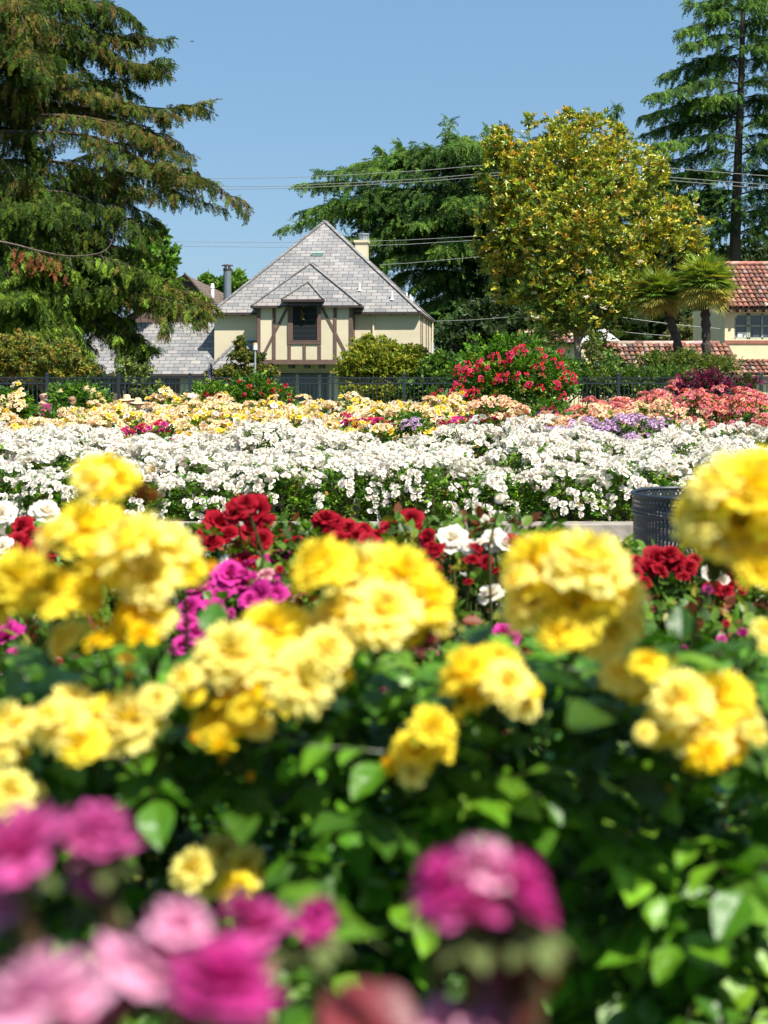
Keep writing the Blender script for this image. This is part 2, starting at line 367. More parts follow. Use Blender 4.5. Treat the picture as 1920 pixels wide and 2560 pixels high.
# bay roof (hipped on the right, ridge runs back into main roof)
def mainz(y): return ze+(y-ey0)*(zr-ze)/(rf-ey0)
br=MB(); be0,be1=hx(637),hx(911); bze=hz(766.5); bf=-bp-.28
apx=Lp(776,658,.6)[0]; apz=Lp(776,658,.6)[2]; sl=(apz-bze)
yf=bf+1.9
yr=(apz-ze)*(rf-ey0)/(zr-ze)+ey0+.3
L0=(be0,bf,bze); R_0=(be1,bf,bze); AP=(apx,yf,apz); APB=(apx,yr,apz)
LB=(be0,.35,bze); RB=(be1,.35,bze)
roofpoly(br,[L0,R_0,AP],(1,0,0)); roofpoly(br,[R_0,RB,APB,AP],(0,1,0)); roofpoly(br,[LB,L0,AP,APB],(0,-1,0))
bay_roof=obj('bay_roof',br,M['shingle'],house)
hcb=MB(); hipcap(hcb,L0,AP,.2); hipcap(hcb,R_0,AP,.2); hipcap(hcb,AP,APB,.2); obj('ridge_cap',hcb,M['attr'],bay_roof)
be=MB(); be.box(be0,hx(714),bf-.03,bf-.002,bze-.13,bze); be.box(hx(820),be1,bf-.03,bf-.002,bze-.13,bze); be.box(be1+.002,be1+.03,bf,.35,bze-.13,bze); be.box(be0-.03,be0-.002,bf,.35,bze-.13,bze)
be.box(be0+.01,be1-.01,bf+.004,-.01,bze-.06,bze-.03)
obj('eave_board',be,M['dark_trim'],house)
# dormer gable over window
dg=MB(); d0,d1=hx(714.5),hx(820); dze=hz(752); dax=Lp(773.5,705,-.5)[0]; daz=Lp(773.5,705,-.5)[2]; df=bf-.3; dap=(dax,df+.75,daz)
dl=(d0,df,dze); dr=(d1,df,dze)
roofpoly(dg,[dl,dr,dap],(1,0,0)); roofpoly(dg,[dr,(d1,df+1.5,dze),(dax,df+1.9,daz),dap],(0,1,0)); roofpoly(dg,[(d0,df+1.5,dze),dl,dap,(dax,df+1.9,daz)],(0,-1,0))
dorm=obj('dormer_roof',dg,M['shingle'],house)
hcd=MB(); hipcap(hcd,dl,dap,.17,.28); hipcap(hcd,dr,dap,.17,.28); obj('ridge_cap',hcd,M['attr'],dorm)
de=MB(); de.box(d0,d1,df-.03,df-.002,dze-.14,dze-.005); de.box(d0+.01,d1-.01,df,-bp-.08,dze-.12,dze-.02); de.box(hx(728),hx(810),df+.12,-bp-.01,dze-.2,dze-.125); obj('eave_board',de,M['dark_trim'],dorm)
# chimney, vent, roof pipes
ch=MB(); cy=6.6
def hzz(py): return Lp(900,py,cy)[2]
def hxx(px): return Lp(px,620,cy)[0]
ch.box(hxx(888),hxx(918),cy,cy+.8,ze+1,hzz(606)); ch.box(hxx(885),hxx(921),cy-.08,cy+.88,hzz(606.2),hzz(600)); ch.box(hxx(887),hxx(919),cy-.04,cy+.84,hzz(609),hzz(606.4))
chim=obj('chimney',ch,M['stucco'],roof)
cm=hxx(908); cp=MB(); cp.tube([(cm,cy+.4,hzz(600)),(cm,cy+.4,hzz(584))],.26,16)
for i in range(12):
    a=i*math.pi/6; cp.box(cm+.29*math.cos(a)-.02,cm+.29*math.cos(a)+.02,cy+.4+.29*math.sin(a)-.02,cy+.4+.29*math.sin(a)+.02,hzz(599),hzz(586))
cp.tube([(cm,cy+.4,hzz(585.5)),(cm,cy+.4,hzz(582.5))],.34,16)
obj('chimney_cowl',cp,M['galv'],chim)
def onroof(px,py):     # front slope point under a pixel (house frame, rotation ignored)
    k=(zr-ze)/(rf-ey0); y=1.
    for _ in range(30):
        q=Lp(px,py,y); y+=((q[2]-ze)/k+ey0-y)*.6
    q=Lp(px,py,y); return q[0],y,ze+k*(y-ey0)
vx,vy,vz=onroof(795,638); v=MB()
v.add([(vx-.32,vy-.1,vz-.02),(vx+.32,vy-.1,vz-.02),(vx+.32,vy-.1,vz+.16),(vx-.32,vy-.1,vz+.16),(vx-.32,vy+.25,vz+.2),(vx+.32,vy+.25,vz+.2)],[(0,1,2,3),(3,2,5,4)])
v.box(vx-.35,vx+.35,vy-.14,vy-.105,vz+.10,vz+.2)
obj('roof_vent',v,M['verdigris'],roof,'pale green metal vent high on the roof')
for (px,py,h) in ((899,727,.42),(980,750,.48)):
    a,bq,c=onroof(px,py); p=MB(); p.tube([(a,bq,c-.05),(a,bq,c+h)],.05,10); p.tube([(a,bq,c),(a,bq,c+.12)],[.13,.06],10); obj('vent_pipe',p,M['white'],roof)
for yy,h in ((1.5,.4),(4.2,.45),(5.6,.4)):
    p=MB(); xx=ex1-.9; zz=ze+.75; p.tube([(xx,yy,zz-.1),(xx,yy,zz+h)],.05,10); obj('vent_pipe',p,M['white'],roof)
# ground-floor doors under the bay
for (a,c) in ((700,738),(747,796),(803,822)):
    d=MB(); d.box(hx(a),hx(c),-.06,-.003,GZ,hz(936)); dd=obj('garage_door',d,M['pipe'],house)
    l=MB()
    for k in range(4): l.box(hx(a)+.04+k*(hx(c)-hx(a)-.1)/4,hx(a)+.04+(k+.8)*(hx(c)-hx(a)-.1)/4,-.075,-.062,GZ+.1,hz(939))
    obj('door_panel',l,M['glassb'],dd)
    l=MB(); l.box(hx(a)-.08,hx(c)+.08,-.1,-.062,hz(936),hz(933)); obj('lintel',l,M['dark_trim'],dd)
# porch roof left of the bay
pr=MB(); ze2=1.52
pr_l=(hx(522),-1.85,ze2); pr_r=(hx(652),-1.85,ze2)
roofpoly(pr,[pr_l,pr_r,(hx(652),-.02,3.36),(hx(592),-.02,3.36)],(1,0,0)); roofpoly(pr,[(hx(522),-.02,ze2),pr_l,(hx(592),-.02,3.36)],(0,-1,0))
prr=obj('porch_roof',pr,M['shingle'],house)
hcd=MB(); hipcap(hcd,pr_l,(hx(592),-.05,3.36),.2,.3); obj('ridge_cap',hcd,M['attr'],prr)
l=MB(); l.box(hx(592),hx(649),-.06,-.004,3.36,3.47); obj('flashing',l,M['galv'],prr)
# left wing
wg=MB(); wx0=hx(150); wx1=x0-.004
roofpoly(wg,[(wx0,-.73,1.54),(wx1,-.73,1.54),(wx1,2.2,4.44),(wx0+.9,2.2,4.44)],(1,0,0)); roofpoly(wg,[(wx0,5,1.54),(wx0,-.73,1.54),(wx0+.9,2.2,4.44)],(0,-1,0)); roofpoly(wg,[(wx1,5,1.5),(wx0,5,1.5),(wx0+.9,2.2,4.44),(wx1,2.2,4.44)],(-1,0,0))
wgr=obj('wing_roof',wg,M['shingle'],house)
l=MB(); l.box(wx0,wx1,-.77,-.74,1.40,1.53); l.box(wx0,wx1,-.735,0,1.36,1.395); obj('eave_board',l,M['dark_trim'],wgr)
l=MB(); l.box(wx0+.3,wx1,.9,4.6,GZ,1.6); obj('garage_wall',l,M['dark_trim'],house,'carport back wall coloured dark to imitate a shaded opening')  # near-black colour paints in the shade of the open carport
l=MB(); l.box(wx0+.3,hx(228),-.3,.88,GZ,1.36); obj('garage_wall',l,M['stucco'],house)
l=MB(); l.box(hx(440),wx1-.01,-.3,.88,GZ,1.36); obj('garage_wall',l,M['stucco'],house)
for px in (230,283,337,436):
    l=MB(); l.box(hx(px)-.22,hx(px)+.22,-.32,-.02,GZ,1.355); obj('carport_post',l,M['timber'],house)
for (a,c) in ((237,278),(289,331),(343,430)):            # folding lattice gates
    l=MB(); xa,xc=hx(a),hx(c); n=int((xc-xa)/.24)
    for k in range(n+1):
        xx=xa+(xc-xa)*k/n; l.box(xx-.018,xx+.018,-.2,-.17,GZ+.05,1.3)
    for k in range(n):
        xa_=xa+(xc-xa)*k/n; xb_=xa+(xc-xa)*(k+1)/n
        for r in range(4):
            z0=GZ+.1+r*.46
            l.bar((xa_,-.16,z0),(xb_,-.16,z0+.44),.012,.03,up=(0,1,0)); l.bar((xb_,-.155,z0),(xa_,-.155,z0+.44),.012,.03,up=(0,1,0))
    obj('folding_gate',l,M['galv'],house)
# ================================================================ BROWN HOUSE behind, with flue
D2=76.0
bh=thing('brown_shingled_house','brown shingled house with steep shake roof behind the long grey roof','house',(P(460,HY,D2)[0],D2,GZ))
def Q(px,py,d=D2): return P(px,py,d)
m=MB(); pkp=P(464,690,D2)
roofpoly(m,[P(300,905,D2),P(560,905,D2),P(560,797,D2),pkp,P(300,812,D2)],(1,0,0)); obj('gable_wall',m,M['siding'],bh)
m=MB(); m.box(P(300,0,D2)[0],P(560,0,D2)[0],D2+.02,D2+7,GZ,P(0,812,D2)[2]); obj('wall',m,M['siding'],bh)
m=MB(); bk=np.array((0,9,0)); f=P(562,799,D2)
roofpoly(m,[f+np.array((0,-.3,0)),f+np.array((1.3,9,-.1)),pkp+np.array((1.2,9,-.5)),pkp+np.array((0,-.3,.1))],(0,1,0))
f2=P(290,815,D2); roofpoly(m,[f2+bk,f2+np.array((0,-.4,0)),pkp+np.array((0,-.4,.1)),pkp+bk],(0,1,0))
rr=obj('roof',m,M['shake'],bh)
m=MB(); hipcap(m,f+np.array((0,-.3,.02)),pkp+np.array((0,-.3,.12)),.3,.4,.08)
o=obj('ridge_cap',m,M['darkbark'],rr)
p=P(531,722,D2+3); m=MB(); m.tube([p-(0,0,.8),p+(0,0,.05)],.12,10); m.tube([p+(0,0,.05),p+(0,0,.35)],[.15,.1],10); obj('vent_pipe',m,M['white'],rr)
fb=P(568.5,745,72); m=MB(); fz=P(0,674,72)[2]
m.tube([(fb[0],72,ZC+2.5),(fb[0],72,fz)],.235,18); flu=obj('flue_pipe',m,M['pipe'],bh,'tall grey steel flue beside the main roof')
m=MB(); m.tube([(fb[0],72,fz-.05),(fb[0],72,fz+.06)],.26,18)
for i in range(6):
    a=i*math.pi/3; m.box(fb[0]+.17*math.cos(a)-.02,fb[0]+.17*math.cos(a)+.02,72+.17*math.sin(a)-.02,72+.17*math.sin(a)+.02,fz+.06,fz+.22)
m.tube([(fb[0],72,fz+.22),(fb[0],72,fz+.27)],[.36,.33],18); m.tube([(fb[0],72,fz+.27),(fb[0],72,fz+.33)],[.33,.05],18); obj('flue_cap',m,M['dark_trim'],flu)
# ================================================================ RIGHT HOUSE with barrel tiles
D3=58.0; S3=F/D3
rh=thing('tiled_house','pale yellow stucco house with red barrel tile roofs beside the palms','house',(P(1860,HY,D3)[0],D3,GZ))
def tiles(mb, o, ex, up, W, H, tw=.25, th=.40):
    o=np.asarray(o,float); ex=np.asarray(ex,float)/np.linalg.norm(ex); up=np.asarray(up,float)/np.linalg.norm(up); nr=np.cross(ex,up)
    nc=int(W/tw); nr_=int(H/th); sg=6
    for c in range(nc):
        for r in range(nr_):
            base=o+ex*(c+.5)*tw+up*(r*th)+ex*rng.normal(0,.008)+nr*rng.normal(0,.006)
            V=[]
            for e,(rad,lift) in enumerate(((tw*.50,.05),(tw*.40,.0))):
                q=base+up*(th*1.08*e)+nr*lift
                for k in range(sg+1):
                    a=math.pi*k/sg; V.append(q-ex*rad*math.cos(a)+nr*rad*.75*math.sin(a))
            Fa=[(k,k+1,sg+1+k+1,sg+1+k) for k in range(sg)]
            col=pal(rng,[(.26,.115,.075),(.19,.085,.06),(.34,.19,.13),(.12,.08,.065),(.32,.24,.19)],[5,4,3,2.5,1.5],1,.12)[0]
            mb.add(V,Fa,col)
            lip=[q_ for q_ in V[:sg+1]]; mb.add(lip+[v-nr*.03 for v in lip],[(k,k+1,sg+2+k,sg+1+k) for k in range(sg)],col*.8)
    mb.quad([o-nr*.02,o+ex*W-nr*.02,o+ex*W+up*H-nr*.02,o+up*H-nr*.02],col=(.12,.06,.045))
# upper block
zE=P(0,770,D3)[2]; xa=P(1812,0,D3)[0]; xb=xa+6.0; yb=D3
wv=MB(); wz=P(0,866,D3)[2]
win0,win1,wz0,wz1=P(1836,0,D3)[0],P(1836,0,D3)[0]+2.9,P(0,848,D3)[2],P(0,783,D3)[2]
# wall with arched opening: box pieces around it
wv.box(xa,win0,yb,yb+.3,GZ,zE+.1); wv.box(win1,xb,yb,yb+.3,GZ,zE+.1); wv.box(win0,win1,yb,yb+.3,GZ,wz0)
# arch top as strips
n=24
for k in range(n):
    u0=win0+(win1-win0)*k/n; u1=win0+(win1-win0)*(k+1)/n; um=((k+.5)/n)
    e=min(um,1-um)*2.9; zt=wz1-.0-(.42-math.sqrt(max(0,.42**2-(.42-min(.42,e))**2)) if e<.42 else 0)
    wv.box(u0,u1,yb,yb+.3,zt,zE+.1)
wv.box(xa,xa+.3,yb+.3,yb+6,GZ,zE+.1); wv.box(xa+.3,xb,yb+3,yb+3.3,GZ,zE)
obj('wall',wv,M['stucco_yellow'],rh)
m=MB(); m.box(win0,win1,yb+.16,yb+.18,wz0,wz1); wpn=obj('window',m,M['glassb'],rh)
m=MB()
for px in (1836,1868,1873,1905): 
    xx=P(px,0,D3)[0]; m.box(xx,xx+.08,yb+.1,yb+.158,wz0,wz1)
m.box(win0,win1,yb+.1,yb+.155,wz0,wz0+.09); m.box(win0,win1,yb+.1,yb+.152,wz0+.62,wz0+.68); m.box(win0,win1,yb+.1,yb+.15,wz1-.1,wz1)
obj('window_frame',m,M['frame'],wpn)
m=MB(); m.box(win0+.2,win0+.8,yb+.145,yb+.157,wz0+.1,wz0+.34); obj('curtain',m,M['white'],wpn)
m=MB(); m.box(xa-.02,xb,yb-.05,yb-.003,P(0,859,D3)[2],P(0,851,D3)[2]); obj('belt_course',m,solid('terracotta',(.30,.12,.08),.85,var=.2),rh)
up=np.array((0,.83,.56)); 
m=MB(); tiles(m,(xa-.45,yb-.5,zE-.02),(1,0,0),up,6.6,4.25); ur=obj('roof',m,M['attr'],rh,smooth=False)
m=MB(); m.box(xa-.4,xb,yb-.46,yb-.0,zE-.10,zE-.03)
for k in range(14): m.box(xa-.3+k*.42,xa-.2+k*.42,yb-.5,yb-.003,zE-.2,zE-.105)
obj('eave_board',m,M['timber'],ur)
rg_=np.array((xa-.45,yb-.5,zE))+up/np.linalg.norm(up)*4.25
m=MB()
for k in range(17): m.tube([rg_+np.array((k*.4,0,.02)),rg_+np.array((k*.4+.44,0,.05))],[.13,.11],8,col=pal(rng,[(.42,.25,.2),(.36,.16,.11)],[1,1],1)[0])
obj('ridge_tile',m,M['attr'],ur)
# lower front block with long tiled roof
zl=P(0,936,D3-3)[2]; xl=P(1478,0,D3-3)[0]; Dl=D3-3.0
wv=MB(); wv.box(xl+.3,xa+.0,Dl,Dl+2.8,GZ,zl+.05); wv.box(xa+.01,xb+1,Dl+.85,Dl+2.9,GZ,zl-.06); obj('wall',wv,M['stucco_yellow'],rh)
m=MB(); tiles(m,(xl,Dl-.45,zl),(1,0,0),np.array((0,.86,.50)),xa-xl-.1,2.85); tiles(m,(xa-.1,Dl+.45,zl-.02),(1,0,0),np.array((0,.9,.42)),6.2,1.75); lr=obj('lower_roof',m,M['attr'],rh)
m=MB(); m.box(xl,xa-.1,Dl-.43,Dl-.003,zl-.1,zl-.04); m.box(xa-.09,xb+.4,Dl+.47,Dl+.84,zl-.13,zl-.065); obj('eave_board',m,M['timber'],lr)
rg_=np.array((xl,Dl-.45,zl))+np.array((0,.86,.50))/np.linalg.norm((0,.86,.5))*2.85
m=MB()
for k in range(16): m.tube([rg_+np.array((k*.4,0,.02)),rg_+np.array((k*.4+.44,0,.05))],[.13,.11],8,col=pal(rng,[(.42,.30,.25),(.30,.15,.11)],[1,1],1)[0])
obj('ridge_tile',m,M['attr'],lr)
ax=P(1865,0,Dl)[0]; m=MB()
V=[(ax-.55,Dl+.83,GZ),(ax+.55,Dl+.83,GZ)]+[(ax+.55*math.cos(a),Dl+.83,.85+.5*math.sin(a)) for a in np.linspace(0,math.pi,13)]
m.quad(V); aw=obj('arched_window',m,M['glass'],rh)
V=[]; ang=np.linspace(0,math.pi,13)
m=MB(); m.tube([(ax-.58,Dl+.8,GZ)]+[(ax+.58*math.cos(a),Dl+.8,.85+.54*math.sin(a)) for a in ang[::-1]]+[(ax+.58,Dl+.8,GZ)],.06,6); obj('window_frame',m,M['timber'],aw)
# small cream house seen between trunks
sh=thing('small_cream_house','small cream house with a white gable seen through the golden tree','house',(P(1420,HY,70)[0],70,GZ))
m=MB(); m.box(P(1305,0,70)[0],P(1570,0,70)[0],70,75,GZ,P(0,858,70)[2]); obj('wall',m,M['stucco_yellow'],sh)
m=MB(); a=P(1470,860,69.9); c=P(1560,860,69.9); t_=P(1512,822,69.9); m.add([a,c,t_,a+(0,5,0),c+(0,5,0),t_+(0,5,0)],[(0,1,2),(3,5,4)]); m.add([a,t_,t_+(0,5,0),a+(0,5,0),c,c+(0,5,0)],[(0,3,2,1),(4,1,2,5)]); obj('gable',m,M['white'],sh)
m=MB(); tiles(m,P(1300,860,69.6),(1,0,0),(0,.86,.5),3.6,1.6); obj('roof',m,M['attr'],sh)
m=MB(); m.box(P(1318,0,69)[0],P(1345,0,69)[0],70.5,71.1,2.5,P(0,831,70)[2]); m.box(P(1316,0,69)[0],P(1347,0,69)[0],70.4,71.2,P(0,831,70)[2]+.002,P(0,827,70)[2],); obj('chimney',m,M['stucco'],sh)
# ================================================================ IRON FENCE
FD=33.0
fe=thing('iron_fence','black iron fence with ringed top rails behind the rose beds','fence',(0,FD,gz(FD)))
fpx=[118+178.5*k for k in range(-2,12)]; zt=P(0,943,FD)[2]; zb=gz(FD)+.12
for k,px in enumerate(fpx):
    x=P(px,0,FD)[0]; m=MB(); m.box(x-.04,x+.04,FD-.04,FD+.04,gz(FD),zt+.07)
    po=obj('post',m,M['iron'],fe); m=MB(); m.box(x-.052,x+.052,FD-.052,FD+.052,zt+.071,zt+.09); m.add([(x-.05,FD-.05,zt+.091),(x+.05,FD-.05,zt+.091),(x+.05,FD+.05,zt+.091),(x-.05,FD+.05,zt+.091),(x,FD,zt+.13)],[(0,1,4),(1,2,4),(2,3,4),(3,0,4)]); obj('post_cap',m,M['iron'],po)
    if k<len(fpx)-1:
        xr=P(fpx[k+1],0,FD)[0]; a=x+.042; c=xr-.042; m=MB()
        m.box(a,c,FD-.018,FD+.018,zt-.03,zt); m.box(a,c,FD-.018,FD+.018,zt-.19,zt-.16); m.box(a,c,FD-.018,FD+.018,zb,zb+.03)
        n=16
        for i in range(1,n):
            xx=a+(c-a)*i/n; m.box(xx-.009,xx+.009,FD-.009,FD+.009,zb+.031,zt-.191)
        for i in range(n):
            xx=a+(c-a)*(i+.5)/n; an=np.linspace(0,2*math.pi,13); m.tube([(xx+.048*math.cos(q),FD,zt-.095+.052*math.sin(q)) for q in an],.008,5,cap=False)
        obj('fence_panel',m,M['iron'],fe)
# ================================================================ WIRES
WD=57.0
def wire(label,pts,d=WD,r=.012,mt='cable',group='overhead cables'):
    out=[]
    P3=[P(px,py,d) for px,py in pts]
    P3=np.array(P3); tt=np.linspace(0,len(pts)-1,len(pts)*6); idx=np.arange(len(pts))
    # smooth interpolation
    ln=[np.interp(tt,idx,P3[:,k]) for k in range(3)]
    m=MB(); m.tube(np.stack(ln,1),r,6); o=obj('overhead_cable',m,M[mt]); tag(o,label,'cable',group)
wire('uppermost overhead cable, rising towards the golden magnolia crown',[(-200,446),(515,446),(720,444),(900,436),(1060,426),(1210,413),(1440,398),(1660,419),(1800,431),(2000,446)],r=.014)
wire('upper cable of the close pair above the house, middle height in sky',[(-200,470),(460,467),(720,465),(900,456),(1060,447),(1210,434),(1440,420),(1660,442),(1800,453),(2000,468)],r=.014)
wire('lower cable of the close pair above the house, just under its twin',[(-200,476),(460,474),(720,471),(900,463),(1060,454),(1210,441),(1440,428),(1660,450),(1800,462),(2000,478)],r=.014)
wire('thin cable crossing behind the roof peak, upper of two',[(-200,600),(400,604),(700,606),(1000,601),(1200,590)],d=80,r=.016)
wire('thin cable crossing behind the roof peak, lower of two',[(-200,610),(400,615),(700,618),(1000,612),(1200,600)],d=80,r=.018)
wire('slack cable running from the house chimney to the magnolia',[(950,662),(1020,658),(1200,642),(1400,622)],d=60,r=.014)
wire('drooping service cable beside the dark cedar trunk, above the red climber',[(1085,803),(1180,800),(1270,793)],d=60,r=.014)
wire('pale thick service cable behind the leaning palm trunk',[(1500,786),(1600,800),(1690,812),(1800,822)],d=54,r=.02)
wire('thin service cable below the pale one, behind the palm trunks',[(1500,824),(1600,834),(1690,841)],d=56,r=.016)
# ================================================================ CONIFERS
def smooth(pts,n):
    pts=np.asarray(pts,float); k=len(pts)
    if k==2: t=np.linspace(0,1,n)[:,None]; return pts[0]*(1-t)+pts[1]*t
    out=[]; pp=np.concatenate(([2*pts[0]-pts[1]],pts,[2*pts[-1]-pts[-2]]))
    for u in np.linspace(0,k-1-1e-6,n):
        i=int(u); f=u-i; a,b,c,d=pp[i:i+4]
        out.append(.5*((2*b)+(c-a)*f+(2*a-5*b+4*c-d)*f*f+(3*b-3*c+d-a)*f**3))
    return np.array(out)
def conifer(name,label,base,trunk,trad,limbs,sprs,mat,wood,size=.4,step=.28,sstep=.22,droop=.25,hang=.5,colf=None,group=None,outer=.12,side=1.0,cat='tree',fill=(),nfill=0,fdir=(0,0,-.8)):
    t=thing(name,label,cat,base,group=group)
    wb=MB(); tp=smooth(trunk,16); wb.tube(tp,np.linspace(trad,trad*.18,16),10)
    Ps=[];Ds=[];Ss=[];Cs=[]
    for L in limbs:
        pts,lat=L[0],L[1]; tone=L[2] if len(L)>2 else 0
        ln=np.linalg.norm(np.diff(pts,axis=0),axis=1).sum(); n=max(6,int(ln/.5)); pa=smooth(pts,n)
        r0=min(.15,.009*ln+.02); wb.tube(pa,np.linspace(r0,.006,n)*np.linspace(1,.7,n),6,cap=False)
        ns=max(4,int(ln/step)); sp=smooth(pts,ns*1+2); T=np.gradient(sp,axis=0); T/=np.linalg.norm(T,axis=1)[:,None]+1e-9
        for i in range(len(sp)):
            s=i/(len(sp)-1)
            if s<outer: continue
            prof=lat*(min(1,(1-s)*1.6+.16))*min(1,.45+s*1.6)
            up=np.array((0,0,1.)); sd=np.cross(T[i],up); nn=np.linalg.norm(sd); sd=sd/nn if nn>.2 else np.array((math.cos(i),math.sin(i),0))
            for sx in (-1,1):
                l=prof*rng.uniform(.55,1.15)
                d0=sd*sx*side+T[i]*rng.uniform(.35,.95)+np.array((0,0,rng.normal(-.05,.22))); d0/=np.linalg.norm(d0)
                k=max(1,int(l/sstep))
                for j in range(k):
                    q=(j+.5)/k*l; Ps.append(sp[i]+d0*q+np.array((0,0,-droop*q*q/max(l,.4)))+rng.normal(0,.05,3)*size*2)
                    dd=d0*(1-hang*rng.uniform(.3,1))+np.array((0,0,-hang-droop*2*q/max(l,.4)*.5))+rng.normal(0,.25,3); Ds.append(dd); Ss.append(size*rng.uniform(.7,1.2)); Cs.append((tone,s))
            Ps.append(sp[i]); Ds.append(T[i]+rng.normal(0,.25,3)+np.array((0,0,-.1))); Ss.append(size); Cs.append((tone,s))
    if nfill:
        wt=np.array([b[2]*b[3] for b in fill],float); wt/=wt.sum(); ks=rng.choice(len(fill),nfill,p=wt)
        for b in (fill[k] for k in ks):
            q=rng.normal(0,1,3); q/=np.linalg.norm(q); q*=rng.random()**.33; dd=b[4]
            Ps.append(P(b[0]+q[0]*b[2],b[1]-q[2]*b[3],dd)+np.array((0,q[1]*b[5],0))); Ds.append(np.array((q[0],q[1],0))*.9+np.array(fdir)+rng.normal(0,.35,3)); Ss.append(size*rng.uniform(.8,1.4)); Cs.append((b[6],.3))
    Ps=np.array(Ps);Ds=np.array(Ds);Ss=np.array(Ss);Cs=np.array(Cs)
    C=colf(Ps,Cs); fb=MB(); pick=rng.integers(0,len(sprs),len(Ps))
    for k,(tv,tf) in enumerate(sprs):
        m=pick==k
        if m.any(): scat(fb,tv,tf,frames(Ds[m],roll=rng.normal(0,.6,m.sum())),Ps[m],Ss[m],C[m])
    obj('trunk',wb,wood,t); obj('crown',fb,mat,t); print(name,len(Ps)); return t
def P3(px,py,d): return P(px,py,d)
# ---- redwood-like tree on the left (its own distance 42 m)
DR=42.0
fro=[spray(rng,12,44,.42,.032,.45,.30) for _ in range(4)]
fce=[spray(rng,14,54,.36,.034,.38,.28) for _ in range(4)]
limbs=[]
trk=-40
def rl(pts,dep,lat,tone): limbs.append((np.array([P(px,py,DR+dy) for (px,py),dy in zip(pts,dep)]),lat,tone))
import itertools
vis=[ # (points in photo pixels, depth offsets, lateral, tone 0 green .. 1 rust)
 ([(trk,-40),(120,-30),(240,5),(300,20)],.9,.3),([(trk,-20),(150,0),(300,40),(355,62)],1.0,.2),([(trk,40),(160,50),(320,90),(430,98)],1.0,.45),
 ([(trk,70),(200,95),(340,140),(425,160)],1.1,.35),([(trk,100),(200,120),(330,150),(405,185)],1.0,.5),
 ([(trk,160),(180,190),(280,205),(345,240)],.9,.2),([(trk,215),(200,235),(400,255),(528,252)],.75,.8),([(trk,225),(160,240),(300,250),(450,290)],1.1,.85),
 ([(trk,250),(150,270),(330,300),(478,385)],1.1,.75),([(trk,290),(200,300),(350,340),(470,400)],1.0,.8),([(trk,330),(220,330),(380,400),(500,450)],1.1,.7),([(300,380),(400,420),(520,470),(615,532)],.65,.7),
 ([(250,420),(380,450),(460,480),(560,520)],.6,.6),([(trk,400),(180,410),(300,450),(420,500)],1.0,.45),([(100,430),(230,460),(330,520),(405,560)],.8,.25),
 ([(trk,480),(150,500),(300,540),(380,580)],1.0,.1),([(trk,540),(150,560),(280,590),(380,640)],1.0,.1),([(trk,600),(150,600),(290,640),(390,690)],1.0,.15),
 ([(trk,650),(120,660),(280,690),(400,700)],1.2,.05),([(trk,680),(150,690),(350,700),(480,725)],1.1,.25),([(150,700),(330,705),(450,730),(545,770)],.8,.65),([(200,720),(350,720),(450,760),(520,785)],.7,.6),
 ([(trk,720),(100,720),(230,760),(330,800)],1.2,0),([(trk,760),(120,760),(250,790),(350,850)],1.1,.1),([(100,740),(220,780),(300,840),(350,890)],.8,.15),([(trk,800),(60,800),(160,840),(220,880)],1.1,.1),([(trk,700),(60,690),(160,700),(260,740)],1.2,0),
 ([(trk,740),(60,760),(140,800),(180,850)],1.2,.05),([(200,760),(280,790),(330,840),(385,870)],.6,.2),([(350,720),(400,750),(410,800),(405,830)],.6,.4),([(120,780),(230,810),(300,870),(330,925)],.55,.15),([(60,790),(160,830),(210,880),(235,915)],.6,.1),([(200,770),(280,820),(350,880),(365,930)],.4,.2),([(240,700),(330,720),(430,745),(500,800)],.45,.6)]
for pts,lat,tone in vis:
    a=rng.uniform(-1,1); s=rng.choice((-1,1))*rng.uniform(.3,2.5); pts=[pts[0]]+[(x_+rng.normal(0,6),y_+rng.normal(0,13)) for x_,y_ in pts[1:-1]]+[pts[-1]]
    rl(pts,[0,s*.4,s*.8,s],lat*.85,tone)
def sublimbs(k0,k1,frac=.42,nsub=3,tones=True):
    for L in limbs[k0:k1]:
        pts=smooth(L[0],20); ln=np.linalg.norm(np.diff(pts,axis=0),axis=1).sum()
        for q in range(nsub):
            i=int(rng.uniform(6,17)); tg=pts[i+1]-pts[i]; tg/=np.linalg.norm(tg); sd=np.cross(tg,(0,0,1)); sd/=np.linalg.norm(sd)+1e-6
            dv=tg*.8+sd*rng.choice((-1,1))*rng.uniform(.3,.8)+np.array((0,0,rng.uniform(-.45,.5))); dv/=np.linalg.norm(dv); l=ln*frac*rng.uniform(.5,1)*(1.15-i/20)
            limbs.append((np.array([pts[i],pts[i]+dv*l*.5+(0,0,.05*l),pts[i]+dv*l+(0,0,-.12*l)]),L[1]*.5,L[2] if len(L)>2 else 0))
sublimbs(0,len(limbs))
for k in range(56):                                             # the body of the crown, toward and away from the viewer
    y=rng.uniform(-60,850); ln=rng.uniform(120,290)*(.65 if y<120 else 1)*(.8 if 560<y<650 else 1)*(.6 if 220<y<430 else 1); s=rng.uniform(-4.2,4.2)
    ln=ln*math.sqrt(max(.15,1-(s/5.5)**2))
    if 200<y<420 and rng.random()<.35: continue
    w_=rng.normal(0,28,3); rl([(trk,y),(trk+ln*.4,y+8+w_[0]),(trk+ln*.8,y+20+w_[1]),(trk+ln*1.15,y+rng.uniform(-20,110))],[0,s*.5,s*.85,s],1.2,.0 if y>430 else rng.choice([.1,.5,.85]))
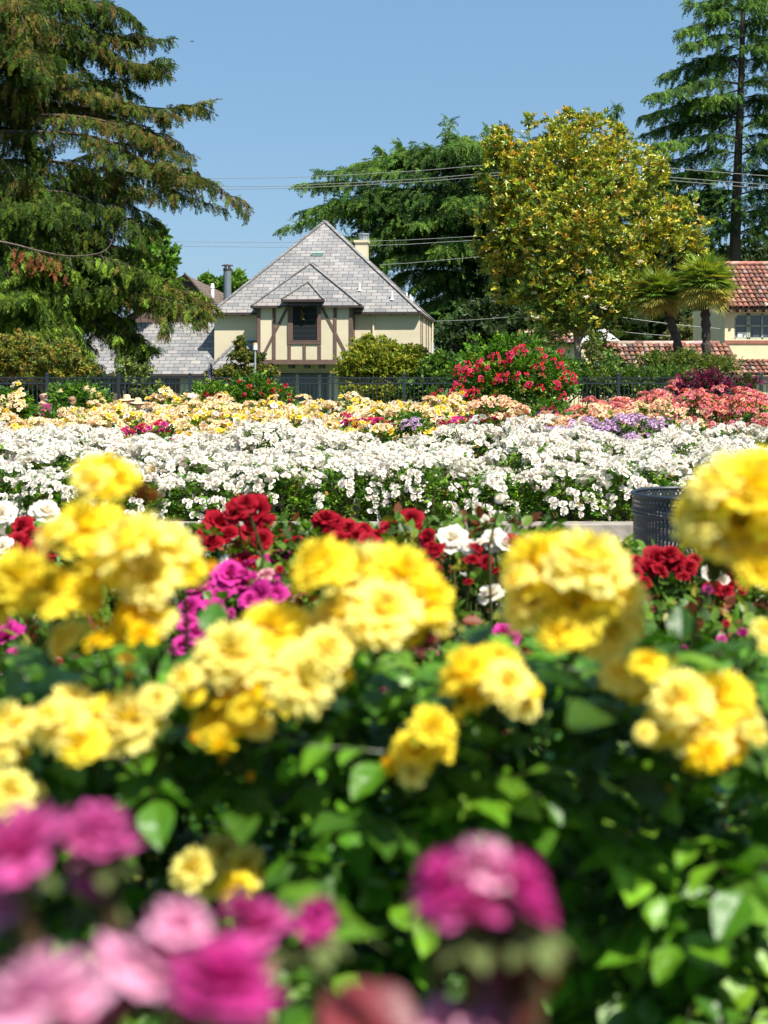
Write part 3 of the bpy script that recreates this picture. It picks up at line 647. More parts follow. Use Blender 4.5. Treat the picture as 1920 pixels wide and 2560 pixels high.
def redcol(Pp,Cs):
    n=len(Pp); base=pal(rng,[(.042,.08,.009),(.085,.13,.012),(.024,.047,.008)],[3,2,2],n)
    br=pal(rng,[(.145,.09,.026),(.145,.12,.022),(.10,.115,.018)],[2,2,2],n)
    yel=pal(rng,[(.16,.25,.025)],[1],n)
    f=(rng.random(n)<Cs[:,0]*.6)[:,None]; c=np.where(f,br,base)
    low=(Pp[:,2]<P(0,650,42)[2])&(rng.random(n)<.35); c=np.where(low[:,None]&~f,yel,c)
    return c
tb=P(trk,HY,DR)
conifer('redwood_tree','huge dark redwood with drooping rusty green boughs filling the left side',(tb[0],DR,gz(31)),[(tb[0],DR,-.5),(tb[0],DR,9),(tb[0]-.2,DR,18),(tb[0],DR,28)],.75,limbs,fro,M['needle'],M['darkbark'],size=.37,step=.125,sstep=.165,droop=.35,hang=.62,colf=redcol,outer=.05,
 fill=[(60,60,190,110,43,3,.3),(70,260,130,60,43,3,.6),(30,400,80,80,43.5,3,.5),(110,520,190,110,43,3.2,.1),(180,620,170,90,43,3,.1),(60,700,170,110,42,3,0),(220,730,150,50,41.5,2.2,0),(330,735,90,30,41,1.5,.3),(100,800,120,55,41.5,2,0),(250,450,110,60,43,2,.4)],nfill=6200)
# bare pale branch across it
bb=thing('bare_branch','pale bare dead branch curving up in front of the dark redwood','branch',P(0,605,38.5))
m=MB(); pts=smooth([P(-30,598,38.5),P(40,612,38.4),P(100,628,38.3),(P(170,640,38.2)),P(235,636,38),P(270,620,38),P(285,590,38)],30); m.tube(pts,np.linspace(.04,.008,30),6)
for i in range(3,24,2):
    q=pts[i]; m.tube([q,q+(rng.uniform(-.05,.25),rng.uniform(-.1,.1),-rng.uniform(.1,.3)),q+(rng.uniform(0,.4),0,-rng.uniform(.3,.5))],[.012,.008,.004],4)
obj('branch',m,M['bark'],bb)
m=MB(); n=60; pp=np.array([pts[rng.integers(4,14)]+(rng.uniform(-.1,.2),rng.normal(0,.1),-rng.uniform(.05,.75)) for _ in range(n)])
scat(m,*fro[0],frames(rng.normal(0,.3,(n,3))+(0,0,-1),roll=rng.normal(0,1,n)),pp,rng.uniform(.15,.3,n),pal(rng,[(.28,.09,.035),(.2,.08,.03)],[1,1],n)); obj('dead_foliage',m,M['needle'],bb)
# ---- deodar cedar behind the house
DC=90.0
def cedcol(Pp,Cs):
    n=len(Pp); c=pal(rng,[(.05,.11,.022),(.085,.165,.026),(.03,.065,.016)],[3,3,1.5],n,.15)
    tip=(Cs[:,1]>.55)&(rng.random(n)<.6); c=np.where(tip[:,None],pal(rng,[(.15,.25,.030),(.10,.19,.032)],[1,1],n,.12),c); return c
limbs=[]
def cl(pts,dep,lat,tone=0,D=DC): limbs.append((np.array([P(px,py,D+dy) for (px,py),dy in zip(pts,dep)]),lat,tone))
tx=1275
vis=[([(tx,640),(1080,560),(860,530),(700,572)],2.4),([(tx,600),(1080,520),(880,500),(752,528)],2.4),([(tx,560),(1080,500),(880,455),(745,462)],2.4),([(tx,520),(1100,450),(930,425),(795,428)],2.2),
 ([(tx,500),(1120,420),(960,400),(880,415)],2.2),([(tx,480),(1120,400),(985,400),(950,372),(937,328)],1.2),([(tx,480),(1130,400),(1030,390),(996,360),(984,312)],1.1),([(tx,470),(1150,400),(1090,390),(1072,365),(1066,325)],1.1),
 ([(tx,450),(1180,400),(1130,380),(1118,340),(1110,280)],1.1),([(1130,400),(1126,350),(1120,295)],.9),([(tx,440),(1200,380),(1152,365),(1142,340),(1137,298)],.9),([(tx,420),(1240,370),(1224,350),(1219,325),(1216,296)],1.0),([(tx,420),(1275,370),(1260,350),(1257,325),(1255,300)],1.0),([(tx,420),(1190,380),(1178,370),(1175,345)],.8),
 ([(tx,660),(1100,600),(900,590),(800,610)],2.2),([(tx,700),(1150,640),(1000,640),(930,690)],2),([(tx,740),(1180,700),(1090,690),(1000,740)],2.0),([(tx,780),(1200,740),(1130,730),(1060,780)],2),([(tx,800),(1220,790),(1150,790),(1090,850)],2.0),
 ([(tx,620),(1120,580),(1000,560),(900,640)],2),([(tx,560),(1150,520),(1050,520),(960,560)],2.2),([(tx,840),(1200,830),(1130,840),(1085,900)],2),([(tx,860),(1180,870),(1110,880),(1090,930)],1.8)]
for pts,lat in vis:
    s=rng.uniform(-4,5); cl(pts,[0,s*.4,s*.8,s],lat*.9)
for k in range(58):
    z=rng.uniform(400,880); ang=rng.uniform(0,2*math.pi); top=max(0,1-abs(z-600)/420)
    L=(5+8*top)*rng.uniform(.7,1.1); 
    if math.sin(ang)<-.25: L=min(L,8.5)
    p0=P(tx,z,DC); r=rng.uniform(1.0,2.6)*(L/10)
    pts=np.array([p0,p0+(math.cos(ang)*L*.4,math.sin(ang)*L*.4,r),p0+(math.cos(ang)*L*.8,math.sin(ang)*L*.8,r*1.1),p0+(math.cos(ang)*L,math.sin(ang)*L,r*.6)])
    limbs.append((pts,2.0*L/10+.5,0))
tb=P(tx,HY,DC)
conifer('deodar_cedar','broad dark green cedar with layered sweeping limbs rising behind the shingled house',(tb[0],DC,GZ),[(tb[0],DC,GZ),P(tx-10,760,DC),P(tx+5,560,DC),P(tx-10,400,DC)],1.0,limbs,fce,M['needle'],M['darkbark'],size=.76,step=.25,sstep=.30,droop=.3,hang=.35,colf=cedcol,
 fill=[(1200,520,120,110,92,6,0),(1060,560,120,70,91,5,0),(1180,680,120,90,91,6,0),(1150,800,80,60,88,5,0),(1230,420,70,70,92,4,0),(960,560,80,50,90,4,0),(900,510,90,30,89,4,0),(1340,420,90,80,92,4,0),(1320,600,90,160,93,5,0),(1110,450,90,40,91,4,0)],nfill=4500,fdir=(0,0,-.25))
# ---- tall cedar on the right
limbs=[]; DT=82.0
def tl(pts,dep,lat): cl(pts,dep,lat,0,DT)
tx=1852; 
for y0,lx,rx,dy in ((8,1725,1990,-5),(60,1700,1990,20),(100,1712,1960,10),(130,1770,2000,15),(160,1655,1990,28),(215,1625,2000,25),(262,1602,2000,30),(300,1612,2000,35),(350,1640,2000,10),(390,1650,2010,15),(440,1640,2000,25),(490,1650,2000,20),(540,1680,2000,25),(590,1700,1960,30),(30,1780,1930,0)):
    for xx in (lx,rx):
        s=rng.uniform(-3,3); k=(xx-tx); tl([(tx,y0-5),(tx+k*.35,y0-14),(tx+k*.75,y0+dy*.35),(xx,y0+dy)],[0,s*.4,s*.8,s],1.25+abs(k)*.002)
for k in range(24):
    z=rng.uniform(-60,620); ang=rng.uniform(0,2*math.pi); L=(2.2+(z+60)/620*5.2)*rng.uniform(.65,1.05); p0=P(tx,z,DT); r=rng.uniform(-.2,.7)
    limbs.append((np.array([p0,p0+(math.cos(ang)*L*.4,math.sin(ang)*L*.4,r),p0+(math.cos(ang)*L*.8,math.sin(ang)*L*.8,r*.6),p0+(math.cos(ang)*L,math.sin(ang)*L,r-.7)]),1.2,0))
tb=P(tx,HY,DT)
conifer('tall_cedar','tall slender cedar with a bare dark trunk and flat tiered limbs at the right edge',(tb[0],DT,GZ),[(tb[0]-.5,DT,GZ),P(1838,600,DT),P(1845,400,DT),P(1856,100,DT),P(1862,-120,DT)],.46,limbs,fce,M['needle'],M['darkbark'],size=.74,step=.24,sstep=.28,droop=.22,hang=.32,colf=cedcol,
 fill=[(1800,330,90,30,82,3,0),(1900,420,90,40,82,3,0),(1760,430,70,35,82,3,0),(1840,520,130,50,82,3,0),(1700,500,60,30,82,3,0)],nfill=450,fdir=(0,0,-.2))
# ---- further conifers
def simple_con(name,label,px,ytop,d,wpx,nl,lat,seed_y=900,size=.6):
    L_=[]
    for k in range(nl):
        f=k/nl; y=ytop+ (seed_y-ytop)*f**.9*.85+6; ang=rng.uniform(0,2*math.pi); L=(wpx*d/F)*(.12+.9*f)*rng.uniform(.75,1.15); p0=P(px,y,d)
        L_.append((np.array([p0,p0+(math.cos(ang)*L*.5,math.sin(ang)*L*.5,L*.12),p0+(math.cos(ang)*L,math.sin(ang)*L,-L*.12)]),lat*(.3+.8*f),0))
    b_=P(px,HY,d); L_.append((np.array([P(px,ytop+40,d),P(px,ytop+20,d),P(px-2,ytop,d)]),.35,0))
    conifer(name,label,(b_[0],d,GZ),[(b_[0],d,GZ),P(px,(ytop+900)/2,d),P(px,ytop+6,d)],.4,L_,fce,M['needle'],M['darkbark'],size=size,step=.28,sstep=.32,droop=.25,hang=.35,colf=cedcol)
simple_con('cedar_tree','bluish green cedar whose pointed top peeks over the golden magnolia',1542,262,96,125,44,1.7)
simple_con('cedar_tree','dark cedar filling the gap between the magnolia and the tall right cedar',1640,360,104,150,46,2.0)
# ================================================================ BROADLEAF BLOBS
wh=[whorl(rng,6) for _ in range(4)]
spg=[rose_sprig(rng) for _ in range(4)]
def leafcloud(mb, blobs, n, size, cols, wts, temps, shell=.45, orient=.9, gap=0, jit=.18):
    wt=np.array([b[2]*b[3] for b in blobs],float); wt/=wt.sum(); ks=rng.choice(len(blobs),n,p=wt)
    B=np.array([(b[0],b[1],b[2],b[3],b[4],b[5]) for b in blobs],float)[ks]
    dirs=rng.normal(0,1,(n,3)); dirs/=np.linalg.norm(dirs,axis=1)[:,None]; r=rng.random(n)**shell
    r=r*(1+.15*np.sin(dirs[:,0]*7+ks)+.13*np.sin(dirs[:,2]*9+ks*2)+.10*np.sin(dirs[:,0]*17+dirs[:,2]*13+ks))
    px=B[:,0]+dirs[:,0]*r*B[:,2]; py=B[:,1]-dirs[:,2]*r*B[:,3]; dd=B[:,4]
    T=np.stack(((px-CX)*dd/F, dd+dirs[:,1]*r*B[:,5], ZC-(py-HY)*dd/F),1)
    if gap:
        X,Y,Z=T.T; nz=np.sin(X*2.3+1.1*np.sin(Z*1.9))*np.sin(Z*2.6+np.sin(Y*1.7+X))+.6*np.sin(X*4.9+Z*3.7)*np.sin(Y*3.1-Z*4.3); kp=nz>gap; T=T[kp]; dirs=dirs[kp]; n=len(T)
    D=dirs*orient+np.array((0,0,.45))+rng.normal(0,.45,(n,3))
    C=pal(rng,cols,wts,n,jit); pick=rng.integers(0,len(temps),n); S=size*rng.uniform(.75,1.25,n)
    for k,(tv,tf) in enumerate(temps):
        m=pick==k
        if m.any(): scat(mb,tv,tf,frames(D[m],roll=rng.normal(0,.8,m.sum())),T[m],S[m],C[m])
    return T
def shrub(name,label,cat,blobs,n,size,cols,wts,temps=None,mat='leaf',trunk=None,group=None,shell=.45,wood='bark',gap=0):
    bx=np.mean([P(b[0],HY,b[4])[0] for b in blobs]); by=np.mean([b[4] for b in blobs])
    t=thing(name,label,cat,(bx,by,gz(by)),group=group); m=MB(); leafcloud(m,blobs,n,size,cols,wts,temps or wh,shell,gap=gap)
    obj('crown' if cat=='tree' else 'foliage',m,M[mat],t); w=MB()
    if trunk:
        for pts,r in trunk:
            q=smooth(np.array([P(a,b,c) for a,b,c in pts]),12); w.tube(q,np.linspace(r,r*.4,12),7)
    else:
        for b in blobs[:5]:
            top=P(b[0],b[1],b[4]); w.tube(smooth([(bx+(top[0]-bx)*.3,by,gz(by)),((top[0]+bx)/2,by,(top[2]+gz(by))/2),top],6),np.linspace(.05,.012,6),6)
    obj('trunk' if cat=='tree' else 'stem',w,M[wood],t); return t
gold=[(.38,.38,.022),(.52,.42,.03),(.48,.27,.022),(.20,.27,.022),(.09,.15,.018),(.62,.55,.11)]  # last, brightest tone imitates highlights on the waxy leaves
mg=[(1440,400,150,100,50,2.8,0),(1320,420,115,95,50,2.2,0),(1560,440,110,105,50,2,0),(1265,560,90,130,50.5,2,0),(1420,560,210,140,49,3,0),(1640,560,110,90,50,2,0),(1300,690,95,90,50,1.6,0),(1440,720,150,105,48.5,2,0),(1570,650,115,60,50,2,0),(1430,820,115,55,48.5,1.2,0),(1715,580,52,72,50,1,0),(1388,335,35,45,50,.8,0),(1472,318,62,42,50,1,0),(1250,380,50,50,50,1,0),(1235,600,45,110,50,1,0),(1370,780,80,70,48.8,1,0),(1520,770,70,50,48.8,1,0),(1490,880,60,35,48.3,.6,0),(1318,300,16,24,50,.3,0),(1215,470,30,30,50,.5,0),(1250,335,30,24,50,.5,0),(1640,430,40,40,50,.6,0),(1690,500,35,30,50,.5,0),(1200,640,26,34,50,.5,0),(1750,640,26,24,50,.4,0),(1420,285,24,18,50,.3,0),(1540,330,30,24,50,.4,0)]
tr=[([(1448,940,49),(1444,880,49),(1440,820,49),(1452,740,49.2),(1480,690,49.5)],.17),([(1470,720,49.3),(1500,680,49.2),(1530,640,49),(1590,600,49.5),(1640,540,50)],.26),([(1480,690,49.5),(1450,600,50),(1400,500,50),(1390,380,50)],.2),([(1470,640,49.5),(1520,540,50),(1540,420,50)],.16),([(1444,840,49),(1400,780,49),(1340,700,49.6),(1290,600,50)],.1),([(1446,860,49),(1480,800,48.6),(1520,760,48.6)],.06),([(1444,800,49),(1430,740,48.4),(1434,690,48.4),(1420,650,48.3)],.05),([(1400,500,50),(1330,440,50),(1290,400,50)],.1)]
mgt=shrub('magnolia_tree','large round magnolia with golden olive leaves between house and palms','tree',mg[:9]+[mg[10]]+mg[11:15]+mg[18:],17500,.165,gold,[6,4,1.8,5,4,.6],mat='waxleaf',trunk=tr,shell=.42,wood='palebark',gap=-.42)
m=MB(); leafcloud(m,[mg[7],mg[9],mg[15],mg[16],mg[17],mg[4]],5000,.165,[(.27,.34,.03),(.15,.24,.022),(.07,.13,.018),(.42,.43,.10),(.40,.24,.03)],[4,4,4,2,1],wh,.45,gap=-.3); obj('lower_foliage',m,M['waxleaf'],mgt,'greener lower boughs of the golden crown')
for (px,py,dq) in ((1335,735,48),(1345,797,47.5),(1508,772,47),(1600,655,48.3),(1328,600,48.5),(1740,515,49.3),(1465,745,46.6),(1470,680,46.6)):
    mm=MB(); c=P(px,py,dq-.1); n=9; a=np.arange(n)*2.4+px; D=np.stack((np.cos(a)*.8,np.sin(a)*.8-.5,np.linspace(.9,-.1,n)),1)+rng.normal(0,.2,(n,3)); scat(mm,LEAF_V*(1.3,1,2),LEAF_F,frames(D),np.tile(c,(n,1)),np.full(n,.17),np.tile((.8,.78,.68),(n,1))); obj('flower',mm,M['petal'],mgt)
G1=[(.055,.12,.012),(.085,.18,.016),(.13,.23,.022),(.03,.065,.01)]
shrub('bushy_tree','bright green bushy tree showing between the redwood and the brown roof','tree',[(385,650,55,75,68,2,0),(340,690,60,80,68,2,0),(400,690,40,40,68,2,0)],1300,.40,G1,[2,3,2,1])
shrub('round_tree','small round treetop right of the flue pipe, beyond the roofs','tree',[(590,712,32,28,92,2,0),(560,720,40,22,92,2,0)],500,.45,G1,[2,3,2,1])
shrub('round_tree','small treetop left of the flue pipe, just above the brown roof','tree',[(518,708,20,16,93,2,0),(535,716,20,14,93,2,0)],260,.45,G1,[2,3,2,1])
DG=[(.03,.055,.018),(.05,.085,.022),(.02,.035,.012)]
shrub('dark_tree','dark green tree behind the magnolia trunk and the red climbing rose','tree',[(1150,860,70,60,80,3,0),(1230,820,90,80,80,3,0),(1300,880,90,50,79,3,0),(1400,820,110,80,78,3,0),(1530,800,90,70,78,3,0)],2600,.5,DG,[2,2,1])
shrub('dark_tree','dark evergreen mass behind the palms and beside the tiled roof','tree',[(1600,700,90,90,86,3,0),(1700,700,100,110,88,3,0),(1800,700,90,100,90,3,0),(1900,680,80,90,92,3,0),(1650,800,120,70,84,3,0),(1760,820,90,60,80,2,0)],3600,.5,DG,[2,2,1])
shrub('olive_shrub','pale olive shrub growing between the palm trunks and the tiled lower roof','shrub',[(1745,830,55,35,66,1.2,0),(1700,845,40,25,66,1,0),(1790,800,30,35,66,1,0)],800,.26,[(.18,.19,.07),(.11,.13,.04),(.26,.24,.10)],[1,1,1])
YG=[(.24,.27,.02),(.34,.31,.03),(.13,.19,.016),(.05,.08,.012)]
shrub('mound_shrub','wide yellow green mound shrub in front of the house right of its bay','shrub',[(940,900,85,50,53,1.5,0),(890,925,50,45,53,1,0),(1010,915,65,45,53,1.3,0),(1060,925,40,40,53,1,0),(905,868,22,25,53,.5,0),(1035,890,40,30,53,.8,0),(950,980,110,40,52.6,1,0),(920,850,18,14,53,.4,0),(985,872,20,18,53,.4,0),(1015,880,18,16,53,.4,0)],8000,.125,YG,[5,3,3,1.5],shell=.4)
shrub('green_vine','dark green leafy vine on the fence at the right end of the mound shrub','shrub',[(1085,940,40,45,50,.8,0),(1050,975,50,30,50,.8,0),(1100,900,22,20,50,.5,0)],900,.22,G1,[2,2,1,2])
shrub('tiered_shrub','olive green pine like shrub with stacked tiers behind the lamp post','shrub',[(601,862,14,22,50,.35,0),(605,885,28,12,50,.5,0),(618,894,44,14,50,.7,0),(590,935,70,22,50,1,0),(660,930,40,20,50,.8,0),(545,942,30,14,50,.6,0),(600,960,90,20,50,1,0)],3600,.115,[(.16,.19,.022),(.26,.21,.03),(.06,.09,.018),(.03,.05,.014)],[3,2,3,2],shell=.33)
shrub('olive_hedge_tree','yellow olive leafy tree under the redwood boughs behind the fence','tree',[(40,885,80,48,37,1.2,0),(140,898,60,46,37,1.2,0),(90,930,90,30,37,1,0),(-20,920,70,40,37,1,0),(165,872,32,26,37,.7,0),(225,925,22,18,37,.6,0)],5200,.11,[(.25,.22,.03),(.16,.20,.025),(.055,.09,.02),(.25,.14,.03)],[3,3,3,1],trunk=[([(120,1010,37),(110,950,37),(130,900,37),(160,860,37)],.09),([(120,1000,37),(90,950,37),(60,900,37)],.07),([(120,960,37),(170,920,37),(200,890,37)],.05)],shell=.4)
shrub('leafy_climber','light green open climber standing before the long grey roof','shrub',[(325,905,20,14,36.5,.4,0),(340,925,42,16,36.5,.4,0),(350,965,26,40,36.5,.4,0),(300,935,18,10,36.5,.3,0)],360,.12,[(.20,.24,.05),(.13,.18,.04),(.07,.11,.02)],[3,3,2],shell=.6)
shrub('fence_rose','tall green rose with pale blooms against the fence behind the people','shrub',[(165,995,50,30,31.5,.5,0),(205,990,40,32,31.5,.5,0),(240,1005,34,24,31.5,.4,0)],900,.11,G1,[2,3,2,1],temps=spg,mat='roseleaf')
shrub('green_hedge','low green planting between carport and lamp post behind the fence','shrub',[(520,985,40,30,39,.8,0),(575,985,40,32,39,.8,0),(480,1000,25,20,39,.6,0),(400,985,18,26,39,.5,0)],1000,.15,YG[:1]+G1,[1,2,3,2,2])
shrub('fence_vine','leafy green vine covering the fence between red climber and tiled house','shrub',[(1480,950,80,28,34.2,.5,0),(1590,948,70,24,34.2,.5,0),(1680,940,60,20,34.2,.5,0),(1525,915,25,25,36,.4,0),(1560,975,90,35,34.2,.4,0),(1450,960,50,30,34.2,.4,0),(1420,920,40,20,34.2,.3,0)],2600,.13,[(.06,.12,.02),(.10,.17,.03),(.15,.18,.03),(.03,.06,.015)],[3,3,2,2],temps=spg,mat='roseleaf',shell=.4)
shrub('fence_vine','feathery olive vine spilling over the fence top below the palms','shrub',[(1700,905,60,20,36,.5,0),(1770,915,70,22,36,.5,0),(1640,905,40,16,36,.5,0),(1480,870,16,40,47.0,.4,0)],1100,.14,[(.13,.15,.03),(.07,.11,.02),(.20,.19,.05)],[3,3,1],temps=spg,mat='roseleaf')
shrub('distant_hedge','dark hedge along the far side of the street at the left','hedge',[(-60,960,160,60,56,1.2,0),(140,960,120,50,56,1.2,0)],1800,.3,DG,[1,1,1])
shrub('distant_hedge','dark hedge filling the lots between the timbered and the tiled house','hedge',[(1200,935,110,45,58,1.2,0),(1380,935,110,45,58,1.2,0),(1550,945,100,35,50,1,0)],2400,.26,[(.04,.075,.02),(.06,.11,.025),(.025,.045,.014)],[1,1,1])
# palms
def palm(label,px,py,rp,d,tr,n=44):
    c=P(px,py,d); r=rp*d/F; b_=P(tr[0][0],tr[0][1],d)
    t=thing('fan_palm',label,'palm tree',(b_[0],d,gz(33)),group='fan palms beside the tiled house')
    w=MB(); q=smooth([P(a,b2,d) for a,b2 in tr]+[tuple(c-np.array((0,0,r*.15)))],22); q[0][2]=GZ; rad=.17+.03*np.sin(np.arange(22)*2.2); w.tube(q,rad,10); obj('trunk',w,M['darkbark'],t)
    Bv=np.array([(-.5,0,0),(.5,0,0),(.42,.55,.03),(0,1,-.10),(-.42,.55,.03),(0,.55,-.02)]); 
    m=MB(); skirt=MB()
    for k in range(n):
        a=k*2.39996; e=math.asin(max(-1,min(1,1-1.75*(k+.5)/n))); low=e<-.05
        o_=np.array((math.cos(a)*math.cos(e),math.sin(a)*math.cos(e),math.sin(e)))
        pl=r*.42*rng.uniform(.85,1.15); st=c; en=c+o_*pl+np.array((0,0,-.04)); tgt=skirt if low else m
        cc=pal(rng,[(.45,.40,.08),(.50,.36,.08)] if low else [(.17,.25,.035),(.27,.30,.045),(.11,.18,.03)],[1,1] if low else [2,2,1],1,.1)[0]
        tgt.bar(st,en,.04,.02,col=cc)
        side=np.cross(o_,(0,0,1)); side/=np.linalg.norm(side)+1e-6; nrm=np.cross(side,o_)
        nb=26; fl=r*.62*rng.uniform(.9,1.1); Ds=[];Us=[]
        for i in range(nb):
            th=R_(-100+200*i/(nb-1)); dv=o_*math.cos(th)+side*math.sin(th); dv=dv+nrm*.12*abs(math.sin(th))+np.array((0,0,-.16-.12*rng.random())); Ds.append(dv); Us.append(nrm)
        Ds=np.array(Ds); S=np.stack((np.full(nb,.085),fl*(1-.25*np.abs(np.linspace(-1,1,nb)))*rng.uniform(.9,1.1,nb),np.full(nb,fl)),1)
        bt=np.array([(-.5,0,0),(.5,0,0),(.35,.6,-.02),(0,1,-.15),(-.35,.6,-.02)]); bf_=np.array([(0,1,2,4),(4,2,3,3)])
        bt=np.array([(0,0,0),(.5,.35,0),(0,1,-.14),(-.5,.35,0)]); bf_=np.array([(0,1,2,3)])
        scat(tgt,bt,bf_,frames(Ds,np.array(Us)),np.tile(en,(nb,1)),S,np.clip(np.tile(cc,(nb,1))*(1+rng.normal(0,.15,(nb,1))),0,1))
    obj('crown',m,M['leaf'],t); obj('old_fronds',skirt,M['leaf'],t,'yellowed lower fronds of the palm')
palm('left fan palm of the two, smaller crown on a leaning trunk',1645,735,78,47.0,[(1696,900),(1692,850),(1678,810),(1672,780)],56)
palm('right fan palm of the two, larger crown on a straight dark trunk',1762,708,90,45.5,[(1765,900),(1766,850),(1764,800),(1762,760)],66)
# ================================================================ ROSES
def rose(n,nu,nv,seed,opn=1.0,ruf=.05,wf=1.0,ci=(.8,.6,.1),ce=(.9,.8,.3),jit=.08,pale=0,top=100,flat=.15):
    rg=np.random.default_rng(seed); Vs=[];Fs=[];Cs=[];k=0; ci=np.array(ci,float);ce=np.array(ce,float)
    for i in range(n):
        t=(i+.5)/n; ang=i*2.39996+rg.normal(0,.15); L=(.62+.42*t)*rg.uniform(.9,1.08); W=(.30+.36*t)*wf*rg.uniform(.85,1.15)
        a0=R_(92-58*t*opn+rg.normal(0,5)); a1=R_(top+8-(top+38)*t*opn+rg.normal(0,12))
        r=.05+.10*t; z=-.05-flat*t*1.2; ph=rg.uniform(0,6.3); fr=rg.uniform(2,4); pc=1+rg.normal(0,jit)
        V=np.zeros((nv,nu,3)); C=np.zeros((nv,nu,3)); rr=r;zz=z
        for j in range(nv):
            v=j/(nv-1); a=a0+(a1-a0)*v**1.3
            if j: rr+=math.cos(a)*L/(nv-1); zz+=math.sin(a)*L/(nv-1)
            wv=W*(.30+.70*math.sqrt(v))*(1-.45*max(0,(v-.7)/.3)**2)
            for q in range(nu):
                u=-1+2*q/(nu-1); R=max(rr,.06); wob=ruf*math.sin(fr*u*1.6+ph)*v*v
                phi=u*wv/(R*.55+.32); R2=R+wob+.06*u*u*v*(1 if t>.5 else -.5)
                V[j,q]=(R2*math.cos(ang+phi),R2*math.sin(ang+phi),zz+wob*.8-.06*u*u*v)
                f=min(1,max(0,v*v*.8+.35*abs(u)*v)); C[j,q]=(ci*(1-f)+ce*f)*pc
        if pale and rg.random()<pale: C=C*.45+ce*.55  # random petals blended paler, imitating highlights in the colour
        Vs.append(V.reshape(-1,3)); Cs.append(C.reshape(-1,3))
        Fs.append(np.array([(k+j*nu+q,k+j*nu+q+1,k+(j+1)*nu+q+1,k+(j+1)*nu+q) for j in range(nv-1) for q in range(nu-1)])); k+=nu*nv
    return np.concatenate(Vs),np.concatenate(Fs),np.clip(np.concatenate(Cs),.003,.95)
def rose_mesh(name,mat,**kw):
    V,Fa,C=rose(**kw); m=MB(); m.add(V,Fa,C); return mesh_of(m,name,mat,smooth=True)
def calyx(m,s=.45,col=(.07,.13,.03)):
    n=5; a=np.arange(n)*2*math.pi/n; D=np.stack((np.cos(a),np.sin(a),np.full(n,-.5)),1); scat(m,LEAF_V*(.7,1,1),LEAF_F,frames(D),np.tile((0,0,-.12),(n,1)),np.full(n,s),np.tile(col,(n,1)))
def cluster_mesh(name,roses,n,rad,rr,seed,leaves=4):
    rg=np.random.default_rng(seed); m=MB()
    for i in range(n):
        a=i*2.39996+rg.uniform(0,.5); q=math.sqrt((i+.3)/n)*rad if n>1 else 0
        p=np.array((math.cos(a)*q,math.sin(a)*q,-.45*q*q/rad+rg.normal(0,.15)*rr)) ; d=np.array((p[0]*5,p[1]*5,.8))+rg.normal(0,.25,3); d/=np.linalg.norm(d)
        x=np.cross(d,(0,1,0.1)); x/=np.linalg.norm(x); y=np.cross(d,x); Rm=np.stack((x,y,d),1); V,Fa,C=roses[rg.integers(len(roses))]
        m.add(xf(V,Rm,p,rr*rg.uniform(.8,1.15)),Fa,np.clip(C*rg.uniform(.9,1.08),0,.95))
    return mesh_of(m,name,M['petal'],smooth=True)
lowkw=dict(n=13,nu=4,nv=4,opn=.86,ruf=.09,wf=1.25,jit=.05)
def lows(ci,ce,s): return [rose(seed=s+k,ci=ci,ce=ce,**lowkw) for k in range(3)]
RC={'white':lows((.72,.68,.52),(.84,.82,.78),10),'blush':lows((.72,.62,.50),(.84,.79,.76),20),'cream':lows((.82,.62,.26),(.88,.80,.50),30),'yellow':lows((.84,.56,.02),(.88,.72,.12),40),  # white: cream-green centres, darkened further to paint shade into the creases
 'peach':lows((.75,.32,.14),(.84,.56,.40),50),'apricot':lows((.82,.56,.28),(.88,.72,.52),60),'coral':lows((.62,.10,.07),(.75,.26,.20),70),'pink':lows((.60,.10,.16),(.76,.30,.33),80),'lavender':lows((.42,.22,.42),(.66,.50,.66),90),
 'crimson':lows((.32,.006,.012),(.48,.012,.03),100),'magenta':lows((.42,.01,.14),(.62,.06,.28),110),'red':lows((.50,.008,.012),(.66,.03,.03),120),'rose':lows((.48,.012,.05),(.66,.06,.13),130),'plum':lows((.16,.006,.05),(.26,.02,.09),140)}
def clus(mix,n,rad,rr,cnt,seed):
    out=[]
    for k in range(cnt):
        rg=np.random.default_rng(seed+k); rs=[]
        for c,w in mix: rs+=RC[c]*w
        out.append(cluster_mesh('flower_cluster',rs,n+int(rg.integers(-1,2)),rad,rr,seed+k))
    return out
CL={'white':clus([('white',5),('blush',1)],8,.15,.056,6,200),'white_loose':clus([('white',4),('blush',2)],4,.085,.046,5,210),
 'yellow_bed':clus([('cream',6),('apricot',3),('yellow',1),('blush',1)],7,.17,.062,7,220),'peach':clus([('peach',3),('apricot',3),('cream',1)],7,.16,.055,5,230),'pink':clus([('pink',4),('coral',3),('peach',1)],8,.17,.052,5,240),
 'lavender':clus([('lavender',5)],8,.15,.045,4,250),'redpink':clus([('rose',3),('red',2)],4,.13,.055,5,260),'crimson':clus([('crimson',3),('rose',1)],5,.12,.05,4,270),'magenta':clus([('magenta',2),('rose',1)],5,.12,.05,4,280),'plum':clus([('plum',3)],6,.16,.05,3,290)}
RL=[(.055,.14,.010),(.10,.21,.014),(.17,.28,.022),(.03,.075,.008),(.20,.15,.02)]
